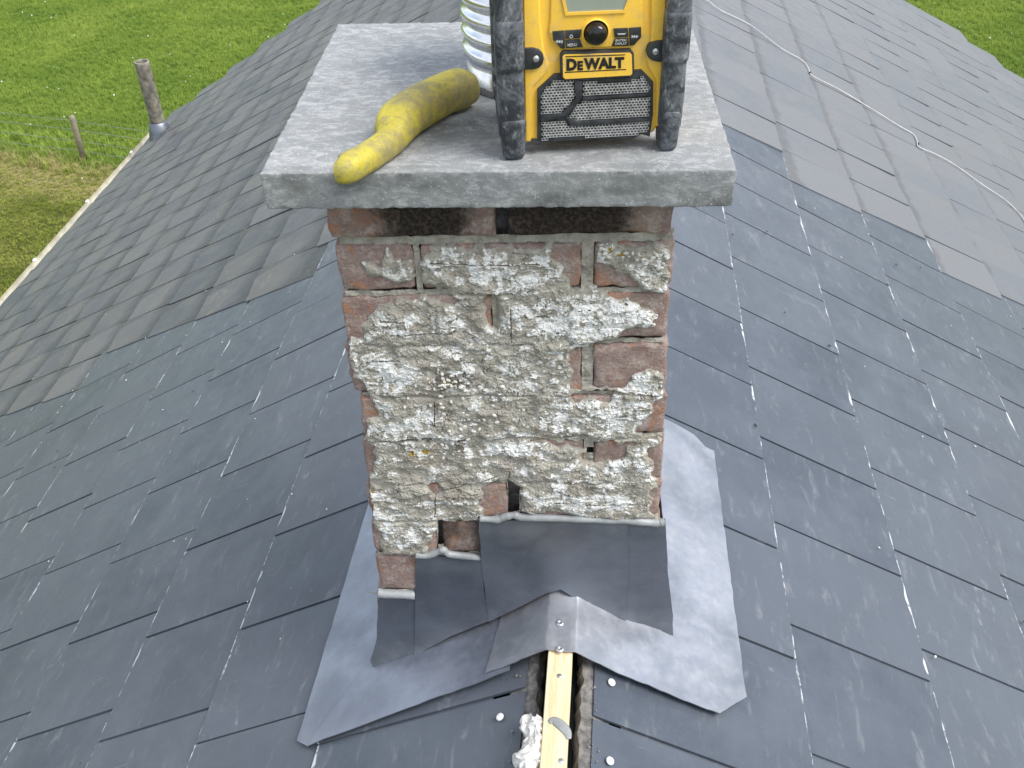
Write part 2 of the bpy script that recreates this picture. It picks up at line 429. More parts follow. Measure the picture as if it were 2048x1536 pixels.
CRUMB = simple('mortar_crumb', (.19, .185, .18), .95, 0, 60, .4, .3)
DARKBIT = simple('dark_crumb', (.05, .05, .05), .9, 0, 80, .3, .3)

# ------------------------------------------------------------------ ground
GZ = -8.0
def ground_mat():
    m = M('pasture_ground', .95, 0, .2); v = m.pos(); sp = m.n('ShaderNodeSeparateXYZ'); m.l(v, sp.inputs[0])
    a = m.noise(v, .9, 6, .65); b = m.noise(v, 9, 6, .7); f = m.noise(v, 40, 4, .7)
    c = m.mix(m.rng(a, .35, .65), (.065, .115, .015), (.11, .17, .025))
    c = m.mix(m.rng(b, .4, .7, 0, .6), c, (.14, .19, .03))
    c = m.mix(m.rng(f, .45, .2, 0, .6), c, (.03, .05, .01))
    # mown lawn near the house: duller, browner
    y = m.math('ADD', sp.outputs[1], m.math('MULTIPLY', sp.outputs[0], .30))
    yy = m.math('ADD', y, m.math('MULTIPLY', m.math('SUBTRACT', m.noise(v, 1.6, 5, .7), .5), 1.6))
    lawn = m.rng(yy, 14.3, 13.6)
    c = m.mix(lawn, c, m.mix(m.rng(m.noise(v, 1.3, 5, .7), .35, .65), (.07, .08, .014), (.14, .145, .035)))
    straw = m.math('MULTIPLY', m.rng(yy, 12.4, 13.4), m.rng(yy, 14.6, 14.0))
    c = m.mix(m.math('MULTIPLY', straw, m.rng(b, .35, .65)), c, (.34, .29, .13))
    m.col(c); m.bump(b, 1, .08); return m.m
GM = ground_mat()
vs = []; fs = []
gx = [-400, -120, -50, -30, -20, -10, 0, 10, 20, 30, 50, 120, 400]; gy = [-400, -120, -50, -20, 0, 10, 20, 30, 50, 120, 400]
for j, y in enumerate(gy):
    for i, x in enumerate(gx): vs.append((x, y, GZ))
for j in range(len(gy) - 1):
    for i in range(len(gx) - 1):
        k = j * len(gx) + i; fs.append((k, k + 1, k + 1 + len(gx), k + len(gx)))
link('field', mesh_from('field', vs, fs, GM), kind='structure')

def blade_mat():
    m = M('grass_blades', .6, 0, .25); v = m.pos(); sp = m.n('ShaderNodeSeparateXYZ'); m.l(v, sp.inputs[0])
    a = m.noise(v, .8, 5, .65); b = m.noise(v, 7, 4, .7); r = m.noise(v, 60, 2, .6)
    c = m.mix(m.rng(m.noise(v, .35, 3, .5), .3, .7), m.mix(m.rng(a, .35, .65), (.15, .27, .035), (.27, .39, .058)), m.mix(m.rng(a, .35, .65), (.22, .34, .05), (.38, .48, .09)))
    c = m.mix(m.rng(b, .35, .7, 0, .7), c, (.31, .40, .075)); c = m.mix(m.rng(r, .5, .75, 0, .5), c, (.44, .48, .16))
    y = m.math('ADD', sp.outputs[1], m.math('MULTIPLY', sp.outputs[0], .30))
    yy = m.math('ADD', y, m.math('MULTIPLY', m.math('SUBTRACT', m.noise(v, 1.6, 5, .7), .5), 1.6))
    c = m.mix(m.rng(yy, 14.3, 13.6), c, m.mix(m.rng(m.noise(v, 1.1, 5, .7), .38, .62), (.19, .25, .03), (.38, .42, .09)))
    straw = m.math('MULTIPLY', m.rng(yy, 12.4, 13.4), m.rng(yy, 14.6, 14.0))
    c = m.mix(m.math('MULTIPLY', straw, m.rng(m.noise(v, 4, 4, .7), .40, .62)), c, (.50, .44, .20))
    m.col(c)
    tr = m.n('ShaderNodeBsdfTranslucent'); m.l(c, tr.inputs[0]); mx = m.n('ShaderNodeMixShader'); mx.inputs[0].default_value = .3
    out = [n for n in m.t.nodes if n.type == 'OUTPUT_MATERIAL'][0]
    m.l(m.b.outputs[0], mx.inputs[1]); m.l(tr.outputs[0], mx.inputs[2]); m.l(mx.outputs[0], out.inputs[0]); return m.m
GRASSM = blade_mat()
def tuft(name, n, h, spread, wd):
    vs = []; fs = []
    for k in range(n):
        a = random.uniform(0, 6.283); r = random.uniform(0, spread); x, y = r * math.cos(a), r * math.sin(a)
        b = random.uniform(0, 6.283); ln = random.uniform(.25, .8); hh = h * random.uniform(.55, 1.15); ww = wd * random.uniform(.7, 1.3)
        dx, dy = math.cos(b), math.sin(b); px, py = -dy * ww, dx * ww; i = len(vs)
        vs += [(x - px, y - py, 0), (x + px, y + py, 0), (x + dx * ln * hh * .3 - px * .8, y + dy * ln * hh * .3 - py * .8, hh * .6),
               (x + dx * ln * hh * .3 + px * .8, y + dy * ln * hh * .3 + py * .8, hh * .6), (x + dx * ln * hh, y + dy * ln * hh, hh)]
        fs += [(i, i + 1, i + 3, i + 2), (i + 2, i + 3, i + 4)]
    return mesh_from(name, vs, fs, GRASSM)
def grass_patch(name, poly, density, tuft_me, seed, smin, smax):
    """one stuff object: a ground patch whose geometry nodes stand tufts on it"""
    me = mesh_from(name, [(x, y, GZ + .004) for x, y in poly], [tuple(range(len(poly)))], GRASSM)
    o = link(name, me, kind='stuff')
    src = bpy.data.objects.new('grass_tuft', tuft_me)
    ng = bpy.data.node_groups.new(name, 'GeometryNodeTree')
    ng.interface.new_socket('Geometry', in_out='INPUT', socket_type='NodeSocketGeometry')
    ng.interface.new_socket('Geometry', in_out='OUTPUT', socket_type='NodeSocketGeometry')
    N = ng.nodes; gi = N.new('NodeGroupInput'); go = N.new('NodeGroupOutput')
    d = N.new('GeometryNodeDistributePointsOnFaces'); d.inputs['Density'].default_value = density; d.inputs['Seed'].default_value = seed
    ins = N.new('GeometryNodeInstanceOnPoints'); oi = N.new('GeometryNodeObjectInfo'); oi.inputs['Object'].default_value = src
    rs = N.new('FunctionNodeRandomValue'); rs.data_type = 'FLOAT'; rs.inputs[2].default_value = smin; rs.inputs[3].default_value = smax
    rr = N.new('FunctionNodeRandomValue'); rr.data_type = 'FLOAT_VECTOR'; rr.inputs[0].default_value = (-.15, -.15, 0); rr.inputs[1].default_value = (.15, .15, 6.28)
    L_ = ng.links.new
    L_(gi.outputs[0], d.inputs[0]); L_(d.outputs['Points'], ins.inputs['Points']); L_(oi.outputs['Geometry'], ins.inputs['Instance'])
    L_(rs.outputs[1], ins.inputs['Scale']); L_(rr.outputs[0], ins.inputs['Rotation']); L_(ins.outputs[0], go.inputs[0])
    md = o.modifiers.new('tufts', 'NODES'); md.node_group = ng
    return o
T1 = tuft('tall_tuft', 16, .085, .05, .0028); T2 = tuft('mown_tuft', 16, .03, .045, .0024)
grass_patch('pasture_grass', [(-40, 25.7), (-40, 52), (3, 52), (3, 12.9), (-5, 15.3)], 215, T1, 1, .6, 1.5)
grass_patch('pasture_grass', [(3, 12.9), (3, 52), (34, 52), (34, 3.6)], 190, T1, 2, .6, 1.5)
grass_patch('lawn_grass', [(-34, -4), (-34, 23.9), (-5, 15.3), (-5, -4)], 300, T2, 3, .6, 1.6)
# rank growth along the fence and daisies in the sward
T3 = tuft('rank_tuft', 30, .16, .08, .005)
grass_patch('rank_grass', [(-18, 19.1), (-18, 20.6), (-4, 16.4), (-4, 15.0)], 26, T3, 5, .5, 1.3)
bm = bmesh.new()
for k in range(150):
    x = random.uniform(-18, -3); y = random.uniform(16, 34)
    if k > 110: x = random.uniform(9, 16); y = random.uniform(19, 32)
    bmesh.ops.create_icosphere(bm, subdivisions=1, radius=random.uniform(.012, .022), matrix=Matrix.Translation((x, y, GZ + .11)))
obj_bm('daisies', bm, WHITE, kind='stuff', label='small white daisies dotted in the pasture')

# ------------------------------------------------------------------ fence (beyond the eaves, left)
fdir = np.array([-2.6, .80, 0]); fdir /= np.linalg.norm(fdir)
fp0 = np.array([-9.31, 17.13, GZ])
fence = thing('wire_fence', 'post and wire fence crossing the grass beyond the left eaves', 'fence', mw=Matrix.Translation(fp0))
ppos = []
for k in (-1, 0, 1):
    p = fdir * 3.6 * k
    lean = (.02 * k, .03, 0)
    bm = tube_bm([(p[0], p[1], -.02), (p[0] + .02, p[1], .6), (p[0] + .03, p[1] + .01, .97), (p[0] + .03, p[1] + .01, 1.0)], [.062, .058, .055, .045], 12)
    obj_bm('post', bm, POSTW, fence, True); ppos.append(p + np.array([.03, -.05, 0]))
for hgt in (.93, .74, .5, .28):
    pts = []
    for a, b in zip(ppos, ppos[1:]):
        for q in np.linspace(0, 1, 10)[:-1]: pts.append(a + (b - a) * q + np.array([0, 0, hgt - .03 * 4 * q * (1 - q)]))
    pts.append(ppos[-1] + np.array([0, 0, hgt]))
    obj_bm('wire', tube_bm([tuple(x) for x in pts], .0045, 5), WIRE, fence)

# ------------------------------------------------------------------ house
house = thing('house', 'house with a dark slate roof, new slates around the chimney and old weathered ones beyond', 'house')
def quad(name, pts, m, parent, **kw): return link(name, mesh_from(name, pts, [tuple(range(len(pts)))], m), parent, **kw)
EAVE = 5.30; S0 = -1.6
SEND = {'L': lambda t: 8.19 + (5.28 - t) * .40, 'R': lambda t: 8.38 - (t - 3.3) * .34}
slope = {}
for sd_ in 'LR':
    sl_ = []
    for (s, t) in ((S0, .062), (SEND[sd_](.06) - .1, .062), (SEND[sd_](EAVE) - .1, EAVE - .02), (S0, EAVE - .02)): sl_.append(pl(sd_, s, t, -.03))
    n_ = PD[sd_][1]; sl_ += [p - n_ * .04 for p in sl_]
    fs = [(0, 1, 2, 3), (7, 6, 5, 4), (0, 4, 5, 1), (1, 5, 6, 2), (2, 6, 7, 3), (3, 7, 4, 0)]
    slope[sd_] = link('roof_slope', mesh_from('roof_slope', sl_, fs, MEMB), house)

def slate_mesh(name, w_, L_, th, old, skew, seed, side='L'):
    rnd = random.Random(seed); g = .345 if old else .373
    nx = 10; ys = [y for y in (0, .10, .22, g) if y < L_ - .01] + [L_] if old else [0, L_]
    bow = (rnd.uniform(-.003, .009) if side == 'L' else rnd.uniform(-.001, .002)) if old else 0; lift = rnd.uniform(0, .004 if side == 'L' else .001) if old else 0; tw = rnd.uniform(-.003, .003) if old else 0
    vs = []; lc = []
    jag = [rnd.uniform(-1, 1) * (.0022 if old else .0012) for _ in range(nx + 1)]
    if old:
        for i in range(nx + 1): jag[i] += .003 * math.sin(i * .7 + seed)
        jag[0] += .006 * rnd.random(); jag[-1] += .006 * rnd.random()
    else:
        jag[0] += .002 * rnd.random(); jag[-1] += .002 * rnd.random()
    for lvl in (0, 1):
        for j, y in enumerate(ys):
            for i in range(nx + 1):
                u = i / nx; x = (u - .5) * w_ + skew * (y - g / 2); yy = y + (jag[i] if j == 0 else 0)
                fall = max(0, 1 - y / g)
                z = (bow * (1 - (2 * u - 1) ** 2) + lift + tw * (2 * u - 1)) * fall - lvl * th
                if lvl == 0 and j == 0: z -= .0006
                vs.append((x, yy, z)); lc.append((x, yy, 0))
    n = (nx + 1); m_ = len(ys); fs = []
    for j in range(m_ - 1):
        for i in range(nx):
            a = j * n + i; fs.append((a, a + 1, a + 1 + n, a + n)); b = a + n * m_; fs.append((b, b + n, b + 1 + n, b + 1))
    o = n * m_
    for i in range(nx): fs.append((i, i + o, i + 1 + o, i + 1)); k = (m_ - 1) * n + i; fs.append((k, k + 1, k + 1 + o, k + o))
    for j in range(m_ - 1):
        a = j * n; fs.append((a, a + n, a + n + o, a + o)); b = j * n + nx; fs.append((b, b + o, b + n + o, b + n))
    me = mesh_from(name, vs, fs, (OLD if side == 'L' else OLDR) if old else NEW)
    at = me.attributes.new('lc', 'FLOAT_VECTOR', 'POINT'); at.data.foreach_set('vector', np.array(lc, float).ravel())
    return me, np.array(vs), fs, np.array(lc)

GN = {'L': .3733, 'R': .3825}; T0 = {'L': .9211, 'R': .5441}; WN = .305
SA = {'L': -.0911, 'R': .0708}
placed = []          # (side, s_center, t_tail, mesh_key, old)
varN = {sd_: [slate_mesh('slate', WN - .0074, 2 * GN[sd_] + .03, .0058, False, 0, 10 + k) for k in range(7)] for sd_ in 'LR'}
WO = {'L': .283, 'R': .300}
SK = {'L': .20, 'R': -.12}
GAPO = {'L': .011, 'R': .0035}
varO = {sd_: [slate_mesh('weathered_slate', WO[sd_] - GAPO[sd_], .73, .0065, True, SK[sd_], 40 + k, sd_) for k in range(9)] for sd_ in 'LR'}
rnd = random.Random(5)
for sd_ in 'LR':
    g = GN[sd_]
    tails = []; t = T0[sd_]
    while t > .3: t -= g
    t += g
    if sd_ == 'L': tn = [t + g * k for k in range(30)]; to = [2.054 + .345 * k for k in range(-5, 12)]
    else: tn = [t + g * k for k in range(30)]; to = [.93 + .3725 * k for k in range(-2, 4)]; to += [to[-1] + .345 * k for k in range(1, 12)]
    sb = {'L': 2.42, 'R': 2.84}[sd_]
    # new patch, laid out to the third-bond the joints show
    for t in tn:
        if t > 5.45: break
        k = round((t - T0[sd_]) / g)
        off = SA[sd_] + ({'L': .093, 'R': .0965}[sd_]) * k
        # joint i at off+i*WN ; the slate between joints
        i0 = math.ceil((-1.5 - off) / WN)
        i = i0
        while True:
            s = off + (i + .5) * WN
            if s + WN / 2 > sb + (.12 if k % 2 else 0): break
            placed.append((sd_, s, t, 'N')); i += 1
    new_end = {}
    for t in tn:
        k = round((t - T0[sd_]) / g); off = SA[sd_] + ({'L': .093, 'R': .0965}[sd_]) * k
        i = math.floor((sb + (.12 if k % 2 else 0) - off) / WN); new_end[t] = off + i * WN
    for q, t in enumerate(to):
        if t > EAVE + .1: break
        if t < .3: continue
        tt = min(tn, key=lambda a: abs(a - t)); s = new_end[tt]
        wo = WO[sd_]
        jj = {'L': 2.632, 'R': 2.66}[sd_]
        base = jj + ({'L': .092, 'R': .095}[sd_]) * (q if sd_ == 'L' else q) 
        k0 = round((s - base) / wo); s = base + k0 * wo
        if s - new_end[tt] > .08: s -= wo
        while s + wo * .5 < SEND[sd_](t - .17) - .0:
            placed.append((sd_, s + wo / 2, t, 'O')); s += wo
def place_mat(sd_, s, t, kind, rr):
    g = GN[sd_] if kind == 'N' else .345; th = .0058 if kind == 'N' else .0065
    h = 0 if kind == 'N' else .0035
    mt = pmat(sd_, s, t, h)
    tilt = Matrix.Rotation(-math.atan(th / g), 4, 'X')
    yaw = Matrix.Rotation(rr.gauss(0, .003 if kind == 'N' else .005), 4, 'Z')
    jit = Matrix.Translation((rr.gauss(0, .0009 if kind == 'N' else .002), rr.gauss(0, .001 if kind == 'N' else .003), abs(rr.gauss(0, .0010 if kind == 'N' else .0015))))
    return mt @ jit @ yaw @ tilt
_cut = {}
def cut_len(sd_, t, kind):                  # the courses by the ridge are cut short at their heads
    full = 2 * GN[sd_] + .03 if kind == 'N' else .73
    return None if t - .073 >= full else max(.05, t - .073)
def get_var(sd_, t, kind, k):
    L_ = cut_len(sd_, t, kind); v = (varN if kind == 'N' else varO)[sd_]
    if L_ is None: return v[k % len(v)]
    key = (sd_, round(L_, 3), kind, k % 4)
    if key not in _cut:
        _cut[key] = slate_mesh('slate' if kind == 'N' else 'weathered_slate', (WN if kind == 'N' else WO[sd_]) - .0074, L_, .0058 if kind == 'N' else .0065, kind == 'O', 0 if kind == 'N' else SK[sd_], 70 + k % 4, sd_)
    return _cut[key]
cand = {'N': [], 'O': []}; rest = {('L', 'N'): [], ('R', 'N'): [], ('L', 'O'): [], ('R', 'O'): []}
for (sd_, s, t, kd) in placed:
    # the stack comes through the roof here, and nothing is laid past the ridge
    c = pl(sd_, s, t - .18); x, y, d = project(c)
    vis = d > 0 and -70 < x < 2118 and -50 < y < 1590
    cand[kd].append((not vis, d, sd_, s, t))
for kd in 'NO':
    cand[kd].sort()
    for idx, (nv, d, sd_, s, t) in enumerate(cand[kd]):
        if nv or idx >= 296: rest[(sd_, kd)].append((s, t)); continue
        me = get_var(sd_, t, kd, rnd.randrange(60))[0]
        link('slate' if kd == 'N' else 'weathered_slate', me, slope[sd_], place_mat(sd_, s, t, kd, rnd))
for (sd_, kd), lst in rest.items():
    if not lst: continue
    V = []; F = []; LC = []; base = 0
    for s, t in lst:
        _, vv, ff, lc = get_var(sd_, t, kd, rnd.randrange(60))
        mm = np.array(place_mat(sd_, s, t, kd, rnd)); V.append(vv @ mm[:3, :3].T + mm[:3, 3])
        l2 = lc.copy(); l2[:, 2] = rnd.random(); LC.append(l2)
        F += [tuple(i + base for i in f) for f in ff]; base += len(vv)
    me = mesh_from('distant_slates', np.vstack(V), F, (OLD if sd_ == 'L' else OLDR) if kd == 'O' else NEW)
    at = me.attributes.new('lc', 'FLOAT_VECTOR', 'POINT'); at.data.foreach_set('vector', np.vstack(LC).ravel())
    link('distant_slates' if kd == 'O' else 'outlying_slates', me, slope[sd_], kind='stuff')

# ridge tiles beyond the stripped part
def ridge_tile_bm(s0, s1):
    bm = bmesh.new(); ring = []
    for s in (s0, s1):
        rr = []
        for (sd_, t, h) in (('L', .17, .012), ('L', .04, .016), ('L', .005, .03), ('R', .005, .03), ('R', .04, .016), ('R', .17, .012), ('R', .17, .002), ('R', .03, .004), ('L', .03, .004), ('L', .17, .002)):
            rr.append(bm.verts.new(pl(sd_, s, t, h)))
        ring.append(rr)
    n = len(ring[0])
    for k in range(n): bm.faces.new((ring[0][k], ring[0][(k + 1) % n], ring[1][(k + 1) % n], ring[1][k]))
    bm.faces.new(ring[0]); bm.faces.new(ring[1][::-1]); return bm
s = 2.75
while s < 9.7:
    obj_bm('ridge_tile', ridge_tile_bm(s + .004, s + .446), CEMENT, house); s += .45

# walls, gutter, barge
wall_pts = []
for (sd_, s) in (('L', -1.5), ('L', 7.9), ('R', 7.7), ('R', -1.5)):
    p = pl(sd_, s, EAVE - .45, -.1); wall_pts.append(p)
top = [tuple(p) for p in wall_pts]; bot = [(p[0], p[1], GZ - .2) for p in wall_pts]
quad_me = mesh_from('wall', top + bot, [(0, 4, 5, 1), (1, 5, 6, 2), (2, 6, 7, 3), (3, 7, 4, 0)], WALLM)
link('wall', quad_me, house)
apex_f = pl('L', 7.8, .05, -.12)
link('gable_wall', mesh_from('gable_wall', [top[1], top[2], tuple(apex_f)], [(0, 1, 2)], WALLM), house)
def gutter(sd_, s0, s1):
    bm = bmesh.new(); d, n = PD[sd_]; out = d * np.array([1, 1, 0]); out /= np.linalg.norm(out); prof = []
    for k in range(9):
        a = math.pi * k / 8; prof.append((.012 + -.05 * math.cos(a), -.05 * math.sin(a) - .03))
    prof = prof + [(x * .9 + .0045, z * .93 - .001) for x, z in prof[::-1]]
    rings = []
    for s in np.linspace(s0, s1, 12):
        p = pl(sd_, s, EAVE - .01, 0); rings.append([bm.verts.new(p + out * a + np.array([0, 0, b])) for a, b in prof])
    for r1, r2 in zip(rings, rings[1:]):
        for k in range(len(prof)): bm.faces.new((r1[k], r1[(k + 1) % len(prof)], r2[(k + 1) % len(prof)], r2[k]))
    return bm
for sd_ in 'LR':
    g_ = obj_bm('gutter', gutter(sd_, -1.55, SEND[sd_](EAVE) - .15), CREAM, house)
    d, n = PD[sd_]; out = d * np.array([1, 1, 0]); out /= np.linalg.norm(out)
    for s in np.arange(.3, 8, 1.02):
        p = pl(sd_, s, EAVE - .01, 0) + out * .062 - np.array([0, 0, .03])
        obj_bm('gutter_bracket', box_bm(p[0] - .012, p[0] + .012, p[1] - .02, p[1] + .02, p[2] - .05, p[2] + .004, .003), WHITE, g_)
# vent pipe through the eaves corner
P = np.array(pl('L', 7.40, 4.93, 0)); a = np.array([P[0], P[1], P[2] - .3]); 
pipe = obj_bm('vent_pipe', lathe_bm([(.0, .0), (.068, 0), (.068, .99), (.071, 1.0), (.068, 1.015), (.053, 1.015), (.051, 1.0), (.051, .2), (0, .2)], 24, c=tuple(a)), CEMENT, house, True)
smooth_angle(pipe, 50)
colr = obj_bm('pipe_collar', lathe_bm([(.14, .16), (.10, .34), (.082, .42), (.071, .43)], 24, c=tuple(a)), LEAD, pipe, True)
colr.color = (.5, .52, .55, 1)

# ------------------------------------------------------------------ chimney stack
stack = thing('chimney_stack', 'old brick chimney stack patched with broken grey render under a new concrete cap', 'chimney')
def rbox(name, x0, x1, y0, y1, z0, z1, m, parent, seed=0, r=.005, amp=.0022, step=.018, col=None, freq=30, burn=None):
    """worn block: box grid with rounded arrises and a knocked surface"""
    def axis(a, b):
        n = max(2, int((b - a) / step)); e = min(r, (b - a) * .2)
        return sorted(set([a, a + e * .35, a + e] + list(np.linspace(a + e, b - e, n)) + [b - e, b - e * .35, b]))
    X, Y, Z = axis(x0, x1), axis(y0, y1), axis(z0, z1)
    vid = {}; vs = []; fs = []
    def V(i, j, k):
        if (i, j, k) in vid: return vid[(i, j, k)]
        p = Vector((X[i], Y[j], Z[k]))
        q = Vector((min(max(p.x, x0 + r), x1 - r), min(max(p.y, y0 + r), y1 - r), min(max(p.z, z0 + r), z1 - r)))
        d = p - q
        if d.length > 1e-9: d.normalize(); p = q + d * r
        nn = mnoise.noise_vector(p * freq + Vector((seed * 3.1, seed * 1.7, 0))) * amp + mnoise.noise_vector(p * freq * 3.3 + Vector((seed, 0, 7))) * amp * .45
        edge = sum(1 for a_, b_, c_ in ((p.x, x0, x1), (p.y, y0, y1), (p.z, z0, z1)) if min(abs(a_ - b_), abs(a_ - c_)) < r * .9)
        p = p + nn * (1.0 + .9 * max(0, edge - 1))
        vid[(i, j, k)] = len(vs); vs.append(p); return vid[(i, j, k)]
    nx, ny, nz = len(X) - 1, len(Y) - 1, len(Z) - 1
    for i in range(nx):
        for j in range(ny):
            fs.append((V(i, j, nz), V(i + 1, j, nz), V(i + 1, j + 1, nz), V(i, j + 1, nz))); fs.append((V(i, j, 0), V(i, j + 1, 0), V(i + 1, j + 1, 0), V(i + 1, j, 0)))
    for i in range(nx):
        for k in range(nz):
            fs.append((V(i, 0, k), V(i + 1, 0, k), V(i + 1, 0, k + 1), V(i, 0, k + 1))); fs.append((V(i, ny, k), V(i, ny, k + 1), V(i + 1, ny, k + 1), V(i + 1, ny, k)))
    for j in range(ny):
        for k in range(nz):
            fs.append((V(0, j, k), V(0, j, k + 1), V(0, j + 1, k + 1), V(0, j + 1, k))); fs.append((V(nx, j, k), V(nx, j + 1, k), V(nx, j + 1, k + 1), V(nx, j, k + 1)))
    o = link(name, mesh_from(name, vs, fs, m, True), parent)
    if burn:
        at_ = o.data.attributes.new('soot', 'FLOAT', 'POINT'); at_.data.foreach_set('value', np.array([max([0] + [k * math.exp(-((p.x - cx_) / rx_) ** 4) for cx_, rx_, k in burn]) for p in vs], np.float32))
    if col: o.color = (*col, 1)
    return o
# courses: z top, z bottom, then bricks by their ends in the photograph's own bed line
cz = [(.082, .013), (-.003, -.079), (-.089, -.171), (-.180, -.273), (-.281, -.362), (-.376, -.464), (-.475, -.556), (-.570, -.649), (-.659, -.753),
      (-.763, -.85), (-.86, -.95), (-.96, -1.05)]
rowy = [443, 533, 635, 738, 830, 921, 1002, 1075, 1146]
rowb = [[(660, 990), (1017, 1345)], [(675, 828), (843, 1162), (1188, 1347)], [(687, 985), (1003, 1337)], [(698, 845), (862, 1163), (1187, 1334)],
        [(722, 1000), (1015, 1330)], [(728, 868), (885, 1166), (1187, 1327)], [(737, 1015), (1040, 1321)], [(746, 874), (886, 1160), (1178, 1320)], [(755, 1010), (1030, 1318)]]
soot = {(7, 1): .8, (8, 0): .1, (5, 2): .1}
YB = .40                                    # back face of the stack
bn = 0
ends = []
for r_, (zt, zb) in enumerate(cz):
    if r_ < 9: xs = [(face(a, rowy[r_])[0], face(b, rowy[r_])[0]) for a, b in rowb[r_]]
    else: xs = [(-.27, -.02), (-.005, .262)]
    ends.append((xs[0][0], xs[-1][1]))
    pro = .006 if r_ == 0 else 0
    for c_, (a, b) in enumerate(xs):
        rbox('brick', a, b, -pro + random.uniform(0, .0015), .10, zb, zt, BRICK, stack, bn, .006, .0024, .011, (soot.get((r_, c_), .0), 0, 0), burn=([(-.115, .078, 1.0)] if c_ == 0 else [(.085, .098, 1.15)]) if r_ == 0 else None); bn += 1
    xl, xr = ends[-1]
    for (a, b) in ((xl, (xl + xr) / 2 - .006), ((xl + xr) / 2 + .006, xr)):
        rbox('brick', a, b, YB - .10, YB, zb, zt, BRICK, stack, bn, .006, .0025, .03, (0, 0, 0)); bn += 1
    for (a, b) in ((xl, xl + .10), (xr - .10, xr)):
        rbox('brick', a, b, .112, YB - .112, zb, zt, BRICK, stack, bn, .006, .0025, .03, (0, 0, 0)); bn += 1
# mortar core
bm = bmesh.new(); rings = []
for zz, (a, b) in [(.080, ends[0])] + [((zt + zb) / 2, e) for (zt, zb), e in zip(cz, ends)] + [(-1.2, ends[-1])]:
    rings.append([bm.verts.new(v) for v in ((a + .012, .03, zz), (b - .008, .03, zz), (b - .008, YB - .012, zz), (a + .012, YB - .012, zz))])
for a, b in zip(rings, rings[1:]):
    for k in range(4): bm.faces.new((a[k], a[(k + 1) % 4], b[(k + 1) % 4], b[k]))
core = obj_bm('mortar_core', bm, TORN, stack)

# broken render and pointing on the front: one relief sheet
K = 2048 / 740
def z2(pts): return [face(640 + x / K, 400 + y / K) for x, y in pts]
def z3(pts): return [face(640 + x / K, 780 + y / K) for x, y in pts]
coatP = [z2([(225, 335), (300, 352), (350, 345), (362, 268), (385, 280), (400, 340), (520, 350), (528, 400), (455, 472), (400, 452), (350, 415), (260, 400)]),
         z2([(600, 275), (700, 262), (1000, 265), (1280, 248), (1340, 350), (1405, 490), (1440, 540), (800, 560), (700, 490), (580, 470), (570, 380)]),
         z2([(1525, 240), (1640, 235), (1952, 252), (1955, 490), (1830, 505), (1760, 470), (1690, 405), (1600, 360), (1528, 350)]),
         z2([(310, 590), (430, 550), (560, 545), (680, 560), (820, 555), (900, 530), (1000, 500), (1430, 495), (1500, 455), (1560, 500), (1650, 560),
             (1800, 590), (1860, 640), (1850, 700), (1700, 715), (1600, 770), (1480, 800), (1440, 830), (1395, 850), (1400, 980), (1420, 1060), (1520, 1050),
             (1660, 1040), (1720, 1000), (1760, 955), (1840, 920), (1925, 960)]) +
         z3([(1905, 20), (1840, 100), (1760, 200), (1770, 245), (1900, 240), (1900, 280), (1830, 320), (1840, 480), (1890, 500), (1880, 525), (1830, 545), (1825, 700),
             (1740, 700), (1640, 722), (1450, 690), (1110, 680), (1105, 520), (1040, 505), (1035, 690), (890, 700), (770, 720), (655, 720), (655, 890), (500, 905), (330, 905),
             (350, 780), (290, 760), (262, 600), (250, 470), (305, 465), (300, 300), (240, 250), (240, 190), (320, 140), (300, 40)]) +
         z2([(235, 1020), (180, 960), (150, 800), (150, 735), (235, 740), (290, 620)])]
bareP = [z2([(915, 560), (940, 528), (980, 545), (988, 640), (980, 735), (930, 690)]), z2([(1395, 840), (1440, 822), (1452, 960), (1430, 1040), (1395, 1050)]),
         z2([(1440, 830), (1515, 800), (1515, 1045), (1440, 1040)]),
         z3([(890, 540), (960, 510), (1035, 505), (1035, 692), (890, 695)]), z3([(580, 535), (640, 512), (695, 530), (680, 575), (620, 580)]),
         z3([(1230, 280), (1455, 275), (1455, 335), (1380, 300), (1290, 305)]), z3([(1510, 285), (1780, 285), (1700, 330), (1650, 395), (1515, 395)]),
         z3([(1452, 250), (1512, 250), (1512, 400), (1455, 395)]), z3([(590, 870), (655, 770), (660, 892), (600, 900)]), z3([(500, 265), (600, 268), (595, 285), (510, 284)]),
         z2([(1380, 1075), (1640, 1060), (1600, 1107), (1400, 1107)])]
holeP = [z3([(1042, 512), (1102, 530), (1102, 675), (1042, 690)]), z3([(655, 722), (682, 722), (682, 860), (655, 860)]), z3([(1478, 322), (1512, 318), (1510, 350), (1480, 350)]),
         z2([(970, 20), (1042, 20), (1042, 130), (1010, 105), (972, 190)])]
step = .00125
gx_ = np.arange(-.285, .262, step); gz_ = np.arange(-.765, .012, step)
X, Z = np.meshgrid(gx_, gz_)
wx = X + (fbm(X * 70, Z * 70, 1, 4) - .5) * .026; wz = Z + (fbm(X * 70, Z * 70, 2, 4) - .5) * .026
coat = np.zeros(X.shape, bool)
for p in coatP: coat |= inpoly(wx, wz, p)
for p in bareP: coat &= ~inpoly(wx, wz, p)
hole = np.zeros(X.shape, bool)
for p in holeP: hole |= inpoly(X, Z, p)
def blur(a, n):
    for _ in range(n):
        a = (a + np.roll(a, 1, 0) + np.roll(a, -1, 0) + np.roll(a, 1, 1) + np.roll(a, -1, 1)) / 5
    return a
cf = blur(coat.astype(float), 5); cfw = blur(coat.astype(float), 48)
under = np.zeros(X.shape, bool)             # true where a brick face is
Lx = np.full(X.shape, -9.); Rx = np.full(X.shape, 9.)
